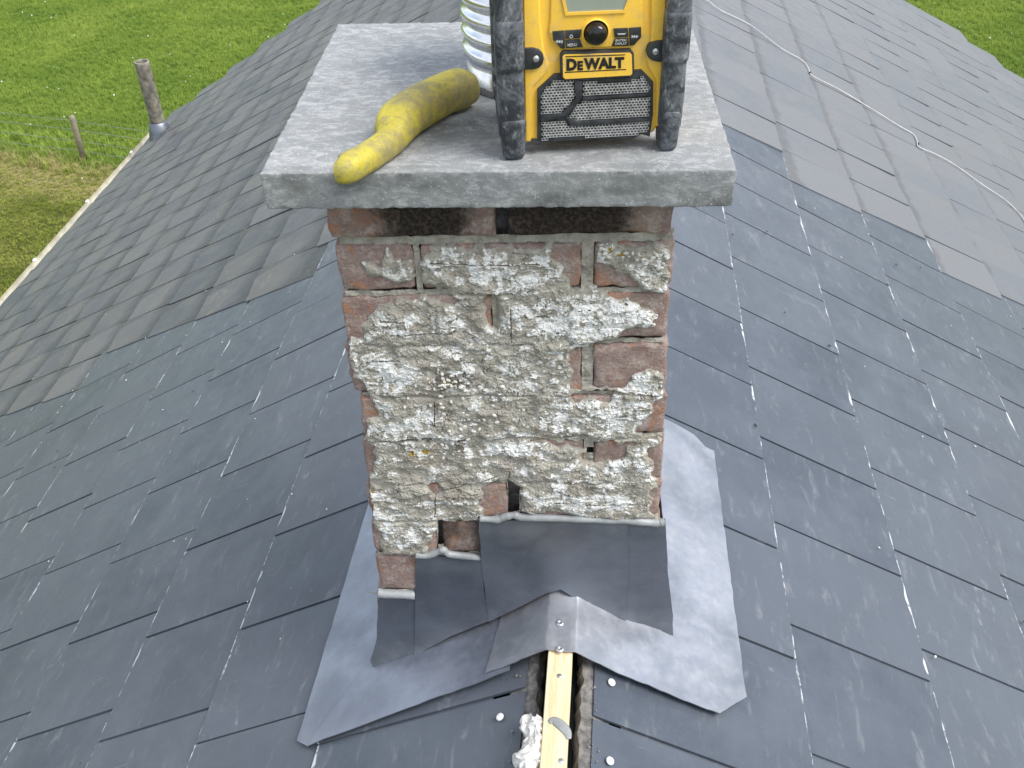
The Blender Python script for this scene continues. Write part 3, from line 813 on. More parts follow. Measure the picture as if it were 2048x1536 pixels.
for r_ in range(9):
    zt, zb = cz[r_]; row = (Z <= zt + .0) & (Z >= zb)
    band = (Z <= zt + .008) & (Z >= zb - .008)
    for a, b in rowb[r_]:
        xa, xb = face(a, rowy[r_])[0], face(b, rowy[r_])[0]; under |= row & (X > xa) & (X < xb)
    Lx = np.where(band, ends[r_][0], Lx); Rx = np.where(band, ends[r_][1], Rx)
low = fbm(X * 14, Z * 18, 4, 3); mid = fbm(X * 45, Z * 60, 5, 5, .6); cell = vn(X * 75 + mid * 3, Z * 110 + mid * 2, 6); fin = fbm(X * 240, Z * 240, 8, 4, .65)
terr = np.floor(low * 9 + mid * 3) / 9      # spalled layers
def vein(freqx, freqz, o, wd):
    n_ = fbm(X * freqx + .6 * mid, Z * freqz + .6 * low, o, 3, .55); gr = .02 + 0 * n_
    return 1 - sstep(0, wd, np.abs(n_ - .5))
crack = vein(38, 60, 51, .012) * sstep(.35, .5, fbm(X * 12, Z * 12, 52, 2)); crack2 = vein(80, 120, 53, .02)
flake = np.floor(fbm(X * 30, Z * 46, 54, 3, .5) * 14) / 14
h = .003 + .010 * (low - .3) + .007 * (mid - .5) + .008 * (terr - low) + .0035 * (fin - .5) + .0025 * (cell > .62) + .011 * (flake - .5) * sstep(.3, .6, fbm(X * 8, Z * 8, 55, 2)) - .004 * crack - .0015 * crack2
def groove(x0, y0, x1, y1, wd=.0014, dash=0):
    a_, b_ = face(x0, y0), face(x1, y1); dx, dz = b_[0] - a_[0], b_[1] - a_[1]; L2 = dx * dx + dz * dz
    tt = ((X - a_[0]) * dx + (Z - a_[1]) * dz) / L2; dd = np.abs((X - a_[0]) * dz - (Z - a_[1]) * dx) / math.sqrt(L2)
    g_ = (tt > 0) & (tt < 1) & (dd + (fin - .5) * .0012 < wd)
    if dash: g_ &= vn(tt * dash, tt * 0, 60) > .45
    return g_
cuts_ = np.zeros(X.shape, bool)
for q_ in ((1021, 612, 1023, 680, .0009), (1025, 631, 1100, 630, .0014, 12), (760, 640, 810, 642), (1150, 618, 1190, 616, .0012, 6), (780, 668, 905, 664, .001), (900, 995, 960, 983, .0013, 10), (1080, 996, 1150, 985, .001, 9),
           (722, 722, 800, 718, .001), (1108, 1000, 1240, 1008, .001), (860, 524, 1080, 526, .001), (740, 880, 870, 878, .0015), (870, 800, 869, 850, .0009), (1060, 880, 1170, 868, .0018), (880, 980, 1010, 948, .0015), (870, 1030, 872, 960, .0012), (1015, 966, 1020, 940, .002), (980, 600, 988, 650, .002)):
    cuts_ |= groove(*q_)
h = h * (.30 + .55 * sstep(.5, 1, cfw)) - .0028 * cuts_
# the bed joints print faintly through the coat
for r_ in range(1, 8):
    zj = (cz[r_][1] + cz[r_ + 1][0]) / 2 + (fbm(X * 14, X * 0, 70 + r_, 3) - .5) * .010
    h = h - .0040 * np.exp(-((Z - zj) / .0028) ** 2) * sstep(.35, .55, fbm(X * 22, Z * 22, 71, 3))
brickcol = np.where(under, -.016, -.0045 + .011 * (fbm(X * 60, Z * 60, 9, 4) - .5) + .002 * fin)
H = np.where(cf > .02, brickcol * (1 - sstep(.15, .65, cf)) + np.maximum(h, .0012) * sstep(.15, .65, cf), brickcol)
H = np.where(hole, -.055, H)
# worn outer edges of the sheet fall back behind the arris
el = np.minimum(X - Lx, Rx - X) + (fbm(X * 0 + 3, Z * 60, 11, 4) - .5) * .012
H = np.where(el < .006, np.minimum(H, -.012 - (.006 - el) * 2.5 * (el < .006)), H)
H = np.clip(H, -.06, .02)
# white lime marks: combs of short ticks, drag marks, blotches
tick = vn(X * 150 + 4 * mid, Z * 26, 21) * .55 + vn(X * 40, Z * 150, 22) * .45
blot = fbm(X * 36, Z * 60, 23, 5, .68); drag = fbm(X * 30 + Z * 9, Z * 210, 24, 3)
scr = vn(X * 210 + Z * 60, Z * 120, 27)
wpx = mid * 1.6 + fbm(X * 30, Z * 30, 80, 2) * 1.2
bars = vn(X * 150 + wpx, Z * 24 + 3, 81); rows = vn(X * 16, Z * 210 + wpx, 82); slant = vn(X * 170 + Z * 65 + wpx, Z * 40 - X * 14, 83)
def zone(px, py, rx, rz):
    a, b = face(px, py); return sstep(1.25, .75, np.sqrt(((X - a) / rx) ** 2 + ((Z - b) / rz) ** 2) + (blot - .5) * 1.3)
zA = np.clip(zone(990, 535, .105, .028) + zone(1160, 635, .115, .032) + zone(1200, 840, .095, .026) + zone(850, 650, .06, .022) + zone(1000, 900, .07, .022) + zone(1190, 1000, .095, .018) + zone(770, 745, .045, .035) + zone(800, 860, .05, .02) + zone(1270, 760, .03, .03) + zone(780, 1070, .05, .03) + zone(1240, 930, .06, .02), 0, 1)
Wm = .62 * sstep(.53, .61, blot) + zA * (.75 * sstep(.56, .70, bars) + .55 * sstep(.60, .74, rows) + .45 * sstep(.62, .76, slant) + .35 * sstep(.44, .56, blot))
Wm += .30 * sstep(.6, .75, drag) * sstep(.42, .55, blot) + .5 * sstep(.76, .88, scr) * sstep(.40, .5, blot)
Hc = np.maximum(H, 0); ridge = Hc - blur(Hc.copy(), 11); Wm += np.clip(ridge * 260, -.4, .35)
wv = vein(46, 60, 61, .018) * sstep(.36, .52, fbm(X * 10, Z * 10, 62, 2)); wv2 = vein(110, 90, 63, .03)
Wm += .75 * wv + .6 * wv2 * sstep(.38, .50, blot) + .5 * sstep(.60, .70, slant) * sstep(.44, .52, blot)
Wm *= sstep(.004, .010, H + .006)
plain = fbm(X * 9, Z * 12, 31, 3); Wm *= sstep(.26, .42, plain) * (1 - .8 * np.maximum(crack, cuts_))
def spot(px, py, rx, rz):
    a, b = face(px, py); return np.exp(-(((X - a) / rx) ** 2 + ((Z - b) / rz) ** 2))
Wm *= 1 - .6 * spot(1000, 660, .0, .0 + 1e-3) - .35 * spot(960, 760, .09, .03) - .4 * spot(880, 800, .06, .03) - .6 * spot(905, 905, .03, .025)
Wm = np.where(coat, Wm, np.where(under, 0, .25 * (blot > .6)))
Li = np.clip(spot(1230, 500, .025, .010) * 1.0 + spot(790, 775, .012, .006) + spot(840, 905, .030, .012) + spot(742, 985, .008, .016) * 1.2 + spot(890, 762, .02, .012) * .7 + spot(1300, 510, .03, .008) * .6, 0, 1) * sstep(.42, .62, fbm(X * 110, Z * 110, 41, 3))
Tn = np.clip(.7 * crack + .75 * cuts_ + .25 * spot(900, 890, .04, .03) * 3 + spot(890, 760, .05, .03) * .7 + .9 * (H < -.012) * (~under) + sstep(.0, .008, -ridge * 2) * .8 + sstep(.62, .8, fbm(X * 18, Z * 16, 44, 4)) * .5 + spot(742, 1010, .02, .05) * .7, 0, 1)  # dark cracks and cuts; hollows also darkened, occlusion painted in
ny_, nx_ = X.shape
idx = np.arange(nx_ * ny_).reshape(ny_, nx_)
fq = np.stack([idx[:-1, :-1], idx[:-1, 1:], idx[1:, 1:], idx[1:, :-1]], -1).reshape(-1, 4)
# drop cells lying outside the stack's sides or behind brick faces
keepv = (X > Lx - .001) & (X < Rx + .001) & ~((H < -.0135) & under & ~hole & (cf < .01)) & ~hole
kv = keepv.ravel(); fq = fq[kv[fq].all(1)]
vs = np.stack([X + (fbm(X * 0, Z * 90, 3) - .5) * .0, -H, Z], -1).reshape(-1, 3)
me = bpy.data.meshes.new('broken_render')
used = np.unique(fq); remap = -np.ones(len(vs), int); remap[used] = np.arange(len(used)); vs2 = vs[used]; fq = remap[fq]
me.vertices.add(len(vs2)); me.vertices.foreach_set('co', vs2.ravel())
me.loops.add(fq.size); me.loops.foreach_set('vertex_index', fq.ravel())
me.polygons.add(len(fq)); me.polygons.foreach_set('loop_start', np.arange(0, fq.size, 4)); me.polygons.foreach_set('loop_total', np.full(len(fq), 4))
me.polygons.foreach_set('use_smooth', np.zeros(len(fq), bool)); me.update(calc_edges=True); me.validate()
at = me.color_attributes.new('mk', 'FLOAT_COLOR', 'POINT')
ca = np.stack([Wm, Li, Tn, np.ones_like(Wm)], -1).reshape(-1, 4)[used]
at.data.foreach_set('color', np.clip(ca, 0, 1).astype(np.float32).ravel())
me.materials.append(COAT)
link('broken_render', me, stack)
# pebbles of dash stuck in the render
bm = bmesh.new(); rp = random.Random(9)
for (px, py, sx, sy, n_) in ((895, 765, 45, 22, 46), (880, 890, 50, 22, 30), (1265, 515, 55, 22, 26), (900, 830, 60, 30, 26), (780, 780, 60, 40, 10), (980, 800, 120, 60, 22), (1205, 495, 8, 4, 3)):
    for _ in range(n_):
        x, z = face(px + rp.gauss(0, sx * .6), py + rp.gauss(0, sy * .6)); r = rp.uniform(.0014, .0036)
        j = int((x - gx_[0]) / step); i = int((z - gz_[0]) / step)
        if not (0 <= i < ny_ and 0 <= j < nx_) or H[i, j] < .001: continue
        bmesh.ops.create_icosphere(bm, subdivisions=1, radius=r, matrix=Matrix.Translation((x, -H[i, j] - r * .3, z)) @ Matrix.Rotation(rp.uniform(0, 3), 4, 'Y') @ Matrix.Diagonal((1.4, .7, .9, 1)))
obj_bm('dash_pebbles', bm, STONE, stack, kind='stuff')

# concrete cap ---------------------------------------------------------------
CZ = .135; cyaw = -.0315
capm = Matrix.Translation((-.007, 0, 0)) @ Matrix.Rotation(cyaw * .55, 4, 'Z')
cap = rbox('cap_slab', -.306, .309, -.052, .528, .0825, CZ, CAPM, stack, 3, .0022, .0009, .0042, freq=85)
cap.matrix_world = capm
cap.parent = stack
me = cap.data; n_ = len(me.vertices); co = np.empty(n_ * 3); me.vertices.foreach_get('co', co); co = co.reshape(-1, 3)
stn_shade = np.zeros(n_)
fr = co[:, 1] < -.03
for (px, py, rx, rz, a) in ((600, 370, .02, .02, .8), (715, 372, .022, .012, 1.1), (1115, 402, .03, .012, 1.2), (1430, 402, .035, .012, 1.2), (1300, 365, .04, .02, .5), (900, 375, .05, .02, .35), (820, 365, .03, .02, .6), (1210, 380, .05, .014, .55)):  # dark blotches; the one below the dresser's handle is its painted shadow
    p = hit(px, py, (0, -.052, 0), (0, 1, 0)); stn_shade += a * fr * np.exp(-(((co[:, 0] - p[0]) / rx) ** 2 + ((co[:, 2] - p[2]) / rz) ** 2))
tp = co[:, 2] > CZ - .004
for (px, py, r1, a) in ((960, 250, .07, .9), (1180, 290, .09, .6), (1040, 235, .05, .6), (870, 280, .05, .5)):  # damp, plus shade of radio and dresser painted into the top
    p = atz(px, py, CZ); stn_shade += a * tp * np.exp(-(((co[:, 0] - p[0]) / r1) ** 2 + ((co[:, 1] - p[1]) / (r1 * .7)) ** 2))
stn_shade += fr * .12
at = me.attributes.new('stain_shade', 'FLOAT', 'POINT'); at.data.foreach_set('value', np.clip(stn_shade, 0, 1).astype(np.float32))

# ------------------------------------------------------------------ lead work
def sheet(name, poly, to3, thick, parent, wav=.0015, cell=.018, col=(1, 1, 1), seed=0, hfun=None, m=None, cuts=()):
    """flat outline -> cut into cells, dressed over with slight undulation, given thickness"""
    bm = bmesh.new(); vv = [bm.verts.new((a, b, 0)) for a, b in poly]; bm.faces.new(vv)
    xs = [p[0] for p in poly]; ys = [p[1] for p in poly]
    for k in np.arange(min(xs) + cell, max(xs), cell): bmesh.ops.bisect_plane(bm, geom=bm.verts[:] + bm.edges[:] + bm.faces[:], plane_co=(k, 0, 0), plane_no=(1, 0, 0))
    for k in cuts: bmesh.ops.bisect_plane(bm, geom=bm.verts[:] + bm.edges[:] + bm.faces[:], plane_co=(k, 0, 0), plane_no=(1, 0, 0))
    for k in np.arange(min(ys) + cell, max(ys), cell): bmesh.ops.bisect_plane(bm, geom=bm.verts[:] + bm.edges[:] + bm.faces[:], plane_co=(0, k, 0), plane_no=(0, 1, 0))
    bmesh.ops.recalc_face_normals(bm, faces=bm.faces)
    if sum(f.normal.z for f in bm.faces) < 0: bmesh.ops.reverse_faces(bm, faces=bm.faces)
    r = bmesh.ops.extrude_face_region(bm, geom=bm.faces[:])
    newv = set(v for v in r['geom'] if isinstance(v, bmesh.types.BMVert))
    for v in bm.verts:
        a, b = v.co.x, v.co.y
        hh = mnoise.noise(Vector((a * 14, b * 14, seed * 5.3))) * wav + mnoise.noise(Vector((a * 45, b * 45, seed * 5.3))) * wav * .35
        edge = 0
        j1 = mnoise.noise(Vector((a * 60, b * 60, seed + .5))) * .0018; j2 = mnoise.noise(Vector((a * 60, b * 60, seed + 9.5))) * .0018
        if hfun: hh += hfun(a, b)
        p = to3(a + j1, b + j2, hh + (thick if v in newv else 0)); v.co = Vector([float(q) for q in p])
    o = obj_bm(name, bm, m or LEAD, parent, False); smooth_angle(o, 40); o.color = (*col, 1); return o
S_L = lambda a, b, h: pl('L', a, b, .0045 + h)
S_R = lambda a, b, h: pl('R', a, b, .0045 + h)
# side piece lying on the left slope
sheet('lead_flashing', [(-.165, .602), (.52, .590), (.62, .53), (.66, .44), (.66, .34), (-.02, .34), (-.187, .568)], S_L, .002, stack, .0012, .03, (.70, .72, .77), 1)  # both left pieces tinted darker, the slope's shade put into the colour
sheet('lead_flashing', [(-.150, .10), (-.188, .562), (-.145, .535), (-.03, .455), (.012, .40), (.012, .10)], lambda a, b, h: pl('L', a, b, .0100 + h), .002, stack, .0018, .025, (.68, .70, .75), 2)
# right side piece
sheet('lead_flashing', [(.590, .150), (.648, .16), (.655, .254), (.644, .327), (.604, .372), (.590, .374)], S_R, .002, stack, .0016, .025, (.92, .915, .905), 3)
# saddle over the ridge batten
def saddle(u, v, h):
    # u across the ridge (left negative), v along ridge; dressed over batten then down both slopes
    hw = .026; lift = .012 + max(0, (v + .02)) * .35 * math.exp(-(abs(u) / .09) ** 2)
    ridge = RO + v * RID + np.array([0, 0, lift + .001])
    if abs(u) <= hw: return ridge + np.array([math.cos(DL) * u, -math.sin(DL) * u, h])
    sd_ = 'L' if u < 0 else 'R'; t = abs(u) - hw
    ex = np.array([math.cos(DL), -math.sin(DL), 0]) * (hw if u > 0 else -hw)
    off = ridge + ex - pl(sd_, v, hw, .0132)
    return pl(sd_, v, t + hw, .0132 + h) + off * max(0, 1 - t / .10) ** 1.25
sheet('lead_flashing', [(-.150, -.142), (-.05, -.139), (.03, -.141), (.327, -.143), (.394, -.081), (.386, .224), (.376, .604), (.165, .606), (.165, .012), (-.125, .012)], saddle, .002, stack, .0022, .0125, (.90, .895, .885), 5, cuts=(-.0262, .0262, -.030, .030))  # saddle and right piece tinted paler, bright sky reflection put into the colour
for px, py in ((1120, 1245), (1120, 1297)):
    p = hit(px, py, RO + np.array([0, 0, .018]), (0, 0, 1))
    sc = obj_bm('screw_head', lathe_bm([(0, .0012), (.0022, .0012), (.0024, .0020), (.0055, .0020), (.0072, .0008), (.0074, -.001)], 18, c=(p[0], p[1], p[2] - .001)), STEEL, stack, True)
# step flashings dressed up the front face
K4 = 2048 / 940
def z4(pts, yy=-.008): return [face(580 + x / K4, 1000 + y / K4, yy) for x, y in pts]
def fr3(off, flare=None):
    def f(a, b, h):
        y = -off - h
        return np.array([a, y, b])
    return f
def TOPZ(a):
    return -.752 if a < -.186 else (-.665 if a < -.066 else -.572)
def flare(a, b):                             # foot kicked out where it meets the apron
    tt = (RZ + .012 - abs(a - RX) * (.577 if a < RX else .541)) # roof line on the face
    d = b - tt
    return .020 * math.exp(-max(0, d) / .020) - .007 * math.exp(-max(0, TOPZ(a) - b) / .006)
big = z4([(822, 100), (1100, 96), (1472, 108), (1475, 300), (1462, 492), (1240, 402), (1180, 374), (1120, 392), (1040, 430), (960, 468), (866, 508), (845, 360), (830, 220)])
p4 = z4([(1468, 106), (1540, 108), (1638, 100), (1646, 300), (1668, 500), (1664, 588), (1640, 580), (1450, 488)])
p2_ = z4([(546, 252), (700, 258), (836, 262), (846, 380), (868, 506), (700, 572), (544, 648), (546, 440)])
p1 = z4([(384, 424), (548, 424), (552, 640), (460, 672), (368, 706), (352, 692), (376, 620), (380, 520)])
kk = dict(wav=.0016, cell=.02, hfun=flare)
sheet('lead_flashing', p1, fr3(.004), .002, stack, col=(.42, .44, .47), seed=6, **kk)
sheet('lead_flashing', p2_, fr3(.0072), .002, stack, col=(.42, .44, .47), seed=7, **kk)
sheet('lead_flashing', p4, fr3(.0045), .002, stack, col=(.42, .44, .47), seed=9, **kk)
sheet('lead_flashing', big, fr3(.0085), .002, stack, col=(.42, .44, .47), seed=8, **kk)  # dark tint of all four upstands paints in the dim roof they reflect
# sealant squeezed into the chases above the lead
def bead(px, r0, r1, yy=-.006):
    pts = catmull([(*(lambda q: (q[0], yy, q[1]))(face(580 + x / K4, 1000 + y / K4, yy)),) for x, y in px], 8)
    rr = [random.uniform(r0, r1) for _ in pts]; rr = [(rr[max(0, i - 1)] + rr[i] + rr[min(len(rr) - 1, i + 1)]) / 3 for i in range(len(rr))]
    obj_bm('sealant_bead', tube_bm([tuple(p) for p in pts], rr, 12), SEAL, stack, True)
bead([(384, 404), (430, 408), (545, 412)], .0085, .0105, -.001)
bead([(548, 238), (600, 240), (650, 222), (670, 216), (700, 236), (834, 250)], .0062, .0078, -.002)
bead([(826, 80), (900, 84), (940, 72), (980, 66), (1010, 74), (1100, 76), (1300, 84), (1500, 92), (1600, 100), (1632, 92)], .0055, .0082, -.003)
# flashing on the hidden back and cheeks of the stack
sheet('lead_flashing', [(.0, -.93), (.40, -.93), (.40, -.86), (.0, -.86)], lambda a, b, h: np.array([-.272 - h, a, b]), .002, stack, col=(.8, .85, .95), seed=11)
sheet('lead_flashing', [(.0, -.88), (.40, -.88), (.40, -.60), (.0, -.60)], lambda a, b, h: np.array([.268 + h, a, b]), .002, stack, col=(.9, .92, .98), seed=12)

# ------------------------------------------------------------------ open ridge: batten, torn edges, membrane
def along(sd_, s, u, z):    # ridge-frame point: s along, u across, z above apex
    return RO + s * RID + np.array([math.cos(DL), -math.sin(DL), 0]) * u + np.array([0, 0, z])
ridm = Matrix(((math.cos(DL), RID[0], 0, RO[0]), (-math.sin(DL), RID[1], 0, RO[1]), (0, 0, 1, RO[2]), (0, 0, 0, 1)))
bat = obj_bm('ridge_batten', box_bm(-.0215, .0215, -1.6, .0, -.045, .008, .0012, 1), WOOD, house, mw=ridm, label='bare pine batten running along the open ridge')
obj_bm('ridge_batten', box_bm(-.0215, .0215, .44, 2.76, -.045, .008, .0012, 1), WOOD, house, mw=ridm)
obj_bm('ridge_membrane', prism_bm([(-.068, -.066), (-.03, -.078), (.03, -.078), (.068, -.066), (.068, -.075), (.03, -.09), (-.03, -.09), (-.068, -.075)], .40, 2.80), MEMB, house, mw=ridm)
for px, py in ((1119, 1352), (1122, 1522)):
    p = hit(px, py, RO + np.array([0, 0, .008]), (0, 0, 1))
    q = obj_bm('batten_screw', lathe_bm([(0, .001), (.004, .0014), (.0052, .0002), (.0052, -.002)], 14, c=(p[0], p[1], p[2])), STEEL, house, True)
trough = obj_bm('ridge_membrane', prism_bm([(-.068, -.066), (-.03, -.078), (.03, -.078), (.068, -.066), (.068, -.075), (.03, -.09), (-.03, -.09), (-.068, -.075)], -1.6, .0), MEMB, house, mw=ridm)
# ragged edges of old bedding along the slates' heads
for sg, name in ((-1, 'L'), (1, 'R')):
    bm = bmesh.new(); rp = random.Random(20 + sg)
    pr = []; N_ = 150
    for i in range(N_):
        s = -1.5 + 1.49 * i / (N_ - 1); q = mnoise.noise(Vector((s * 28, sg * 4, 0))) * .012 + mnoise.noise(Vector((s * 90, sg * 4, 3))) * .005
        a = pl(name, s, .11, -.0145); b = pl(name, s, .068 + q * .2, -.0095 + q * .1); c = pl(name, s, .052 + q * .8, -.013 + q * .4); d = pl(name, s, .056 + q, -.04)
        pr.append([bm.verts.new(v) for v in (a, b, c, d)])
    for r1, r2 in zip(pr, pr[1:]):
        for k in range(3): bm.faces.new((r1[k], r1[k + 1], r2[k + 1], r2[k]))
    obj_bm('bedding_mortar', bm, TORN, house)
# sealant smear on the batten
p0 = hit(1113, 1470, RO + np.array([0, 0, .0085]), (0, 0, 1))
pts = [hit(x, y, RO + np.array([0, 0, .009]), (0, 0, 1)) for x, y in ((1098, 1444), (1108, 1441), (1122, 1450), (1134, 1464), (1138, 1478))]
obj_bm('sealant_smear', tube_bm([tuple(p) for p in catmull(pts, 5)], [.004 + .005 * math.sin(math.pi * i / 20) for i in range(21)], 10, flat=.3), SEAL, house, True)
# white clout nail heads
for i_, (sd_, px, py) in enumerate((('R', 1225, 1363), ('L', 998, 1432), ('R', 1222, 1520))):
    s, t = st(sd_, px, py, .003); mm = pmat(sd_, s, t, .0012)
    obj_bm('clout_nail', lathe_bm([(0, .0012), (.0055, .0011), (.0070, .0004), (.0072, -.002)], 20), WHITE, slope[sd_], True, mm)
# crumpled paper stuffed beside the batten
bm = bmesh.new(); grid = []
for i in range(150):
    f_ = i / 149; row = []
    c = hit(1062 + 6 * math.sin(f_ * 7), 1432 + f_ * 175, RO + np.array([0, 0, 0]), (0, 0, 1))
    wd = .021 * (.55 + .45 * math.sin(min(1, f_ * 5) * 1.57)) * (1 + .35 * math.sin(f_ * 15 + 1))
    for j in range(44):
        a = (j / 43 - .5) * 2; q = Vector((a * .9, f_ * 6.5, 2))
        n1 = mnoise.noise(q * 1.3); n2 = 1 - 2 * abs(mnoise.noise(q * 2.1 + Vector((5, 0, 0)))); n3 = 1 - 2 * abs(mnoise.noise(q * 4.3))
        x = c[0] + wd * math.sin(a * 1.5) + .006 * mnoise.noise(q * 2.7 + Vector((0, 9, 0))) ; y = c[1] + .008 * mnoise.noise(q * 2.4 + Vector((0, 0, 7)))
        z = c[2] - .016 + .020 * math.cos(a * 1.5) + .009 * n1 + .0065 * n2 + .003 * n3
        row.append(bm.verts.new((x, y, z)))
    grid.append(row)
for r1, r2 in zip(grid, grid[1:]):
    for k in range(43): bm.faces.new((r1[k], r1[k + 1], r2[k + 1], r2[k]))
tag(obj_bm('crumpled_paper', bm, TISS, None, True), 'crumpled white paper stuffed beside the pine batten in the open ridge', 'paper')

# loose crumbs and chips lying on the slates
rp = random.Random(33)
for m_, n_, nm in ((STONE, 90, 'pale_crumbs'), (DARKBIT, 46, 'dark_crumbs')):
    bm = bmesh.new()
    for k in range(n_):
        sd_ = 'L' if rp.random() < .55 else 'R'; s = rp.uniform(-.3, 2.6); t = rp.uniform(.45, 3.0)
        r = rp.uniform(.0012, .0032) * (1.4 if m_ is DARKBIT else 1)
        mm = pmat(sd_, s, t, .004 + r * .3) @ Matrix.Rotation(rp.uniform(0, 6), 4, 'Z') @ Matrix.Diagonal((rp.uniform(1, 2.2), 1, .6, 1))
        bmesh.ops.create_icosphere(bm, subdivisions=1, radius=r, matrix=mm)
    obj_bm(nm, bm, m_, kind='stuff')

bm = bmesh.new()
for k in range(70):
    sd_ = 'L' if rp.random() < .5 else 'R'; s = rp.uniform(-.55, -.15); t = .062 + abs(rp.gauss(0, .022)); r = rp.uniform(.0008, .0026)
    mm = pmat(sd_, s, t, -.004 + r * .3) @ Matrix.Rotation(rp.uniform(0, 6), 4, 'Z') @ Matrix.Diagonal((rp.uniform(1, 2), 1, .7, 1))
    bmesh.ops.create_icosphere(bm, subdivisions=1, radius=r, matrix=mm)
obj_bm('mortar_crumbs', bm, CRUMB, kind='stuff')

# ------------------------------------------------------------------ cable on the right slope
cp = [(1360, -28), (1413, 0), (1440, 20), (1500, 50), (1560, 95), (1600, 118), (1615, 133), (1622, 149), (1640, 160), (1680, 180), (1750, 222), (1800, 253), (1826, 268), (1834, 282), (1838, 294), (1870, 308), (1910, 330), (1960, 366), (2005, 396), (2030, 418), (2048, 440), (2070, 480), (2110, 520)]
pts = [pl('R', *st('R', x, y, .012), .012) for x, y in cp]
cable = obj_bm('white_cable', tube_bm([tuple(p) for p in catmull(pts, 7)], .0032, 8), CABM, None, True)
tag(cable, 'thin white cable snaking down over the old slates on the right', 'cable')
for px, py in ((1620, 146), (1836, 288)):
    s, t = st('R', px, py, .012)
    obj_bm('cable_clip', box_bm(-.006, .006, -.005, .005, -.004, .009, .002), TRIM, cable, mw=pmat('R', s, t, .010))

# ------------------------------------------------------------------ flue liner
lc_ = np.array([.030, .272, CZ])
prof = [(.0905, .0), (.0905, .028), (.0885, .030), (.0885, .036)]
z = .038
while z < .150:
    prof += [(.089, z), (.0945, z + .006), (.0965, z + .0125), (.0945, z + .019), (.089, z + .0235)]; z += .0265
prof += [(.089, z), (.099, z + .004), (.101, z + .008), (.101, z + .03), (.1035, z + .033), (.1035, z + .07), (.100, z + .072), (.098, z + .068)]
flue = obj_bm('flue_liner', lathe_bm(prof, 96, c=tuple(lc_)), LINER, None, True); smooth_angle(flue, 60)
tag(flue, 'ribbed shiny aluminium flue liner standing on the cap behind the radio', 'flue')
bm = lathe_bm([(.086, .0), (.086, z + .06)], 48, c=tuple(lc_)); obj_bm('inner_wall', bm, TRIM, flue, True)
bm = tube_bm([(lc_[0] + .094 * math.cos(a), lc_[1] + .094 * math.sin(a), CZ + .001) for a in np.linspace(0, 6.2832, 60)], .0055, 8, jit=.3); obj_bm('mortar_fillet', bm, TORN, flue, True)

# ------------------------------------------------------------------ lead dresser (yellow)
def mp(px, py, z): return tuple(atz(px, py, z))
prs = [((1358, 196), (1545, 560)), ((1340, 200), (1532, 572)), ((1280, 222), (1485, 598)), ((1150, 275), (1355, 640)), ((1000, 340), (1205, 728)), ((880, 405), (1095, 790)), ((770, 475), (1000, 855)), ((690, 545), (945, 905)), ((635, 630), (900, 955)), ((612, 720), (868, 1000)),
       ((618, 785), (830, 1035)), ((590, 845), (785, 1072)), ((500, 908), (690, 1140)), ((380, 985), (580, 1215)), ((270, 1040), (480, 1280)), ((190, 1073), (395, 1325)), ((140, 1105), (320, 1348)), ((120, 1145), (275, 1345))]
P = []; R1 = []; R2 = []
for (ux, uy), (lx, ly) in prs:
    ux, uy, lx, ly = 640 + ux / 5.121, 100 + uy / 5.121, 640 + lx / 5.121, 100 + ly / 5.121; r_ = .03
    for _ in range(4):
        c_ = atz((ux + lx) / 2, (uy + ly) / 2, CZ + r_ * .9); dd_ = (c_ - CAM) @ FW; r_ = math.hypot(ux - lx, uy - ly) / 2 * dd_ / FPX
    P.append(c_); R1.append(r_); R2.append(r_ * .92)
P[-1][2] += .001
def resample(P, R1, R2, n=5):
    A = catmull([(*p, r, q) for p, r, q in zip(P, R1, R2)], n); return [a[:3] for a in A], [a[3] for a in A], [a[4] for a in A]
P, R1, R2 = resample(P, R1, R2, 4)
bm = bmesh.new(); rings = []
for i, p in enumerate(P):
    t = P[min(i + 3, len(P) - 1)] - P[max(i - 3, 0)]; t[2] *= .3; t = t / np.linalg.norm(t); u = np.cross(t, [0, 0, 1]); u /= np.linalg.norm(u); v = np.cross(u, t)
    rings.append([bm.verts.new(p + u * math.copysign(abs(math.cos(a)) ** .85, math.cos(a)) * R1[i] + v * math.copysign(abs(math.sin(a)) ** .85, math.sin(a)) * R2[i]) for a in [2 * math.pi * k / 28 for k in range(28)]])
for a, b in zip(rings, rings[1:]):
    for k in range(28): bm.faces.new((a[k], a[(k + 1) % 28], b[(k + 1) % 28], b[k]))
f1 = bm.faces.new(rings[0][::-1]); f2 = bm.faces.new(rings[-1])
bmesh.ops.inset_region(bm, faces=[f1], thickness=.003, depth=.0008); bmesh.ops.inset_region(bm, faces=[f2], thickness=.004, depth=.002)
for v in bm.verts:
    v.co += mnoise.noise_vector(v.co * 55) * .0011
dr = obj_bm('lead_dresser', bm, MALY); smooth_angle(dr, 40)
tag(dr, 'scuffed yellow lead dresser with a thick head and narrower handle lying on the concrete cap', 'mallet')

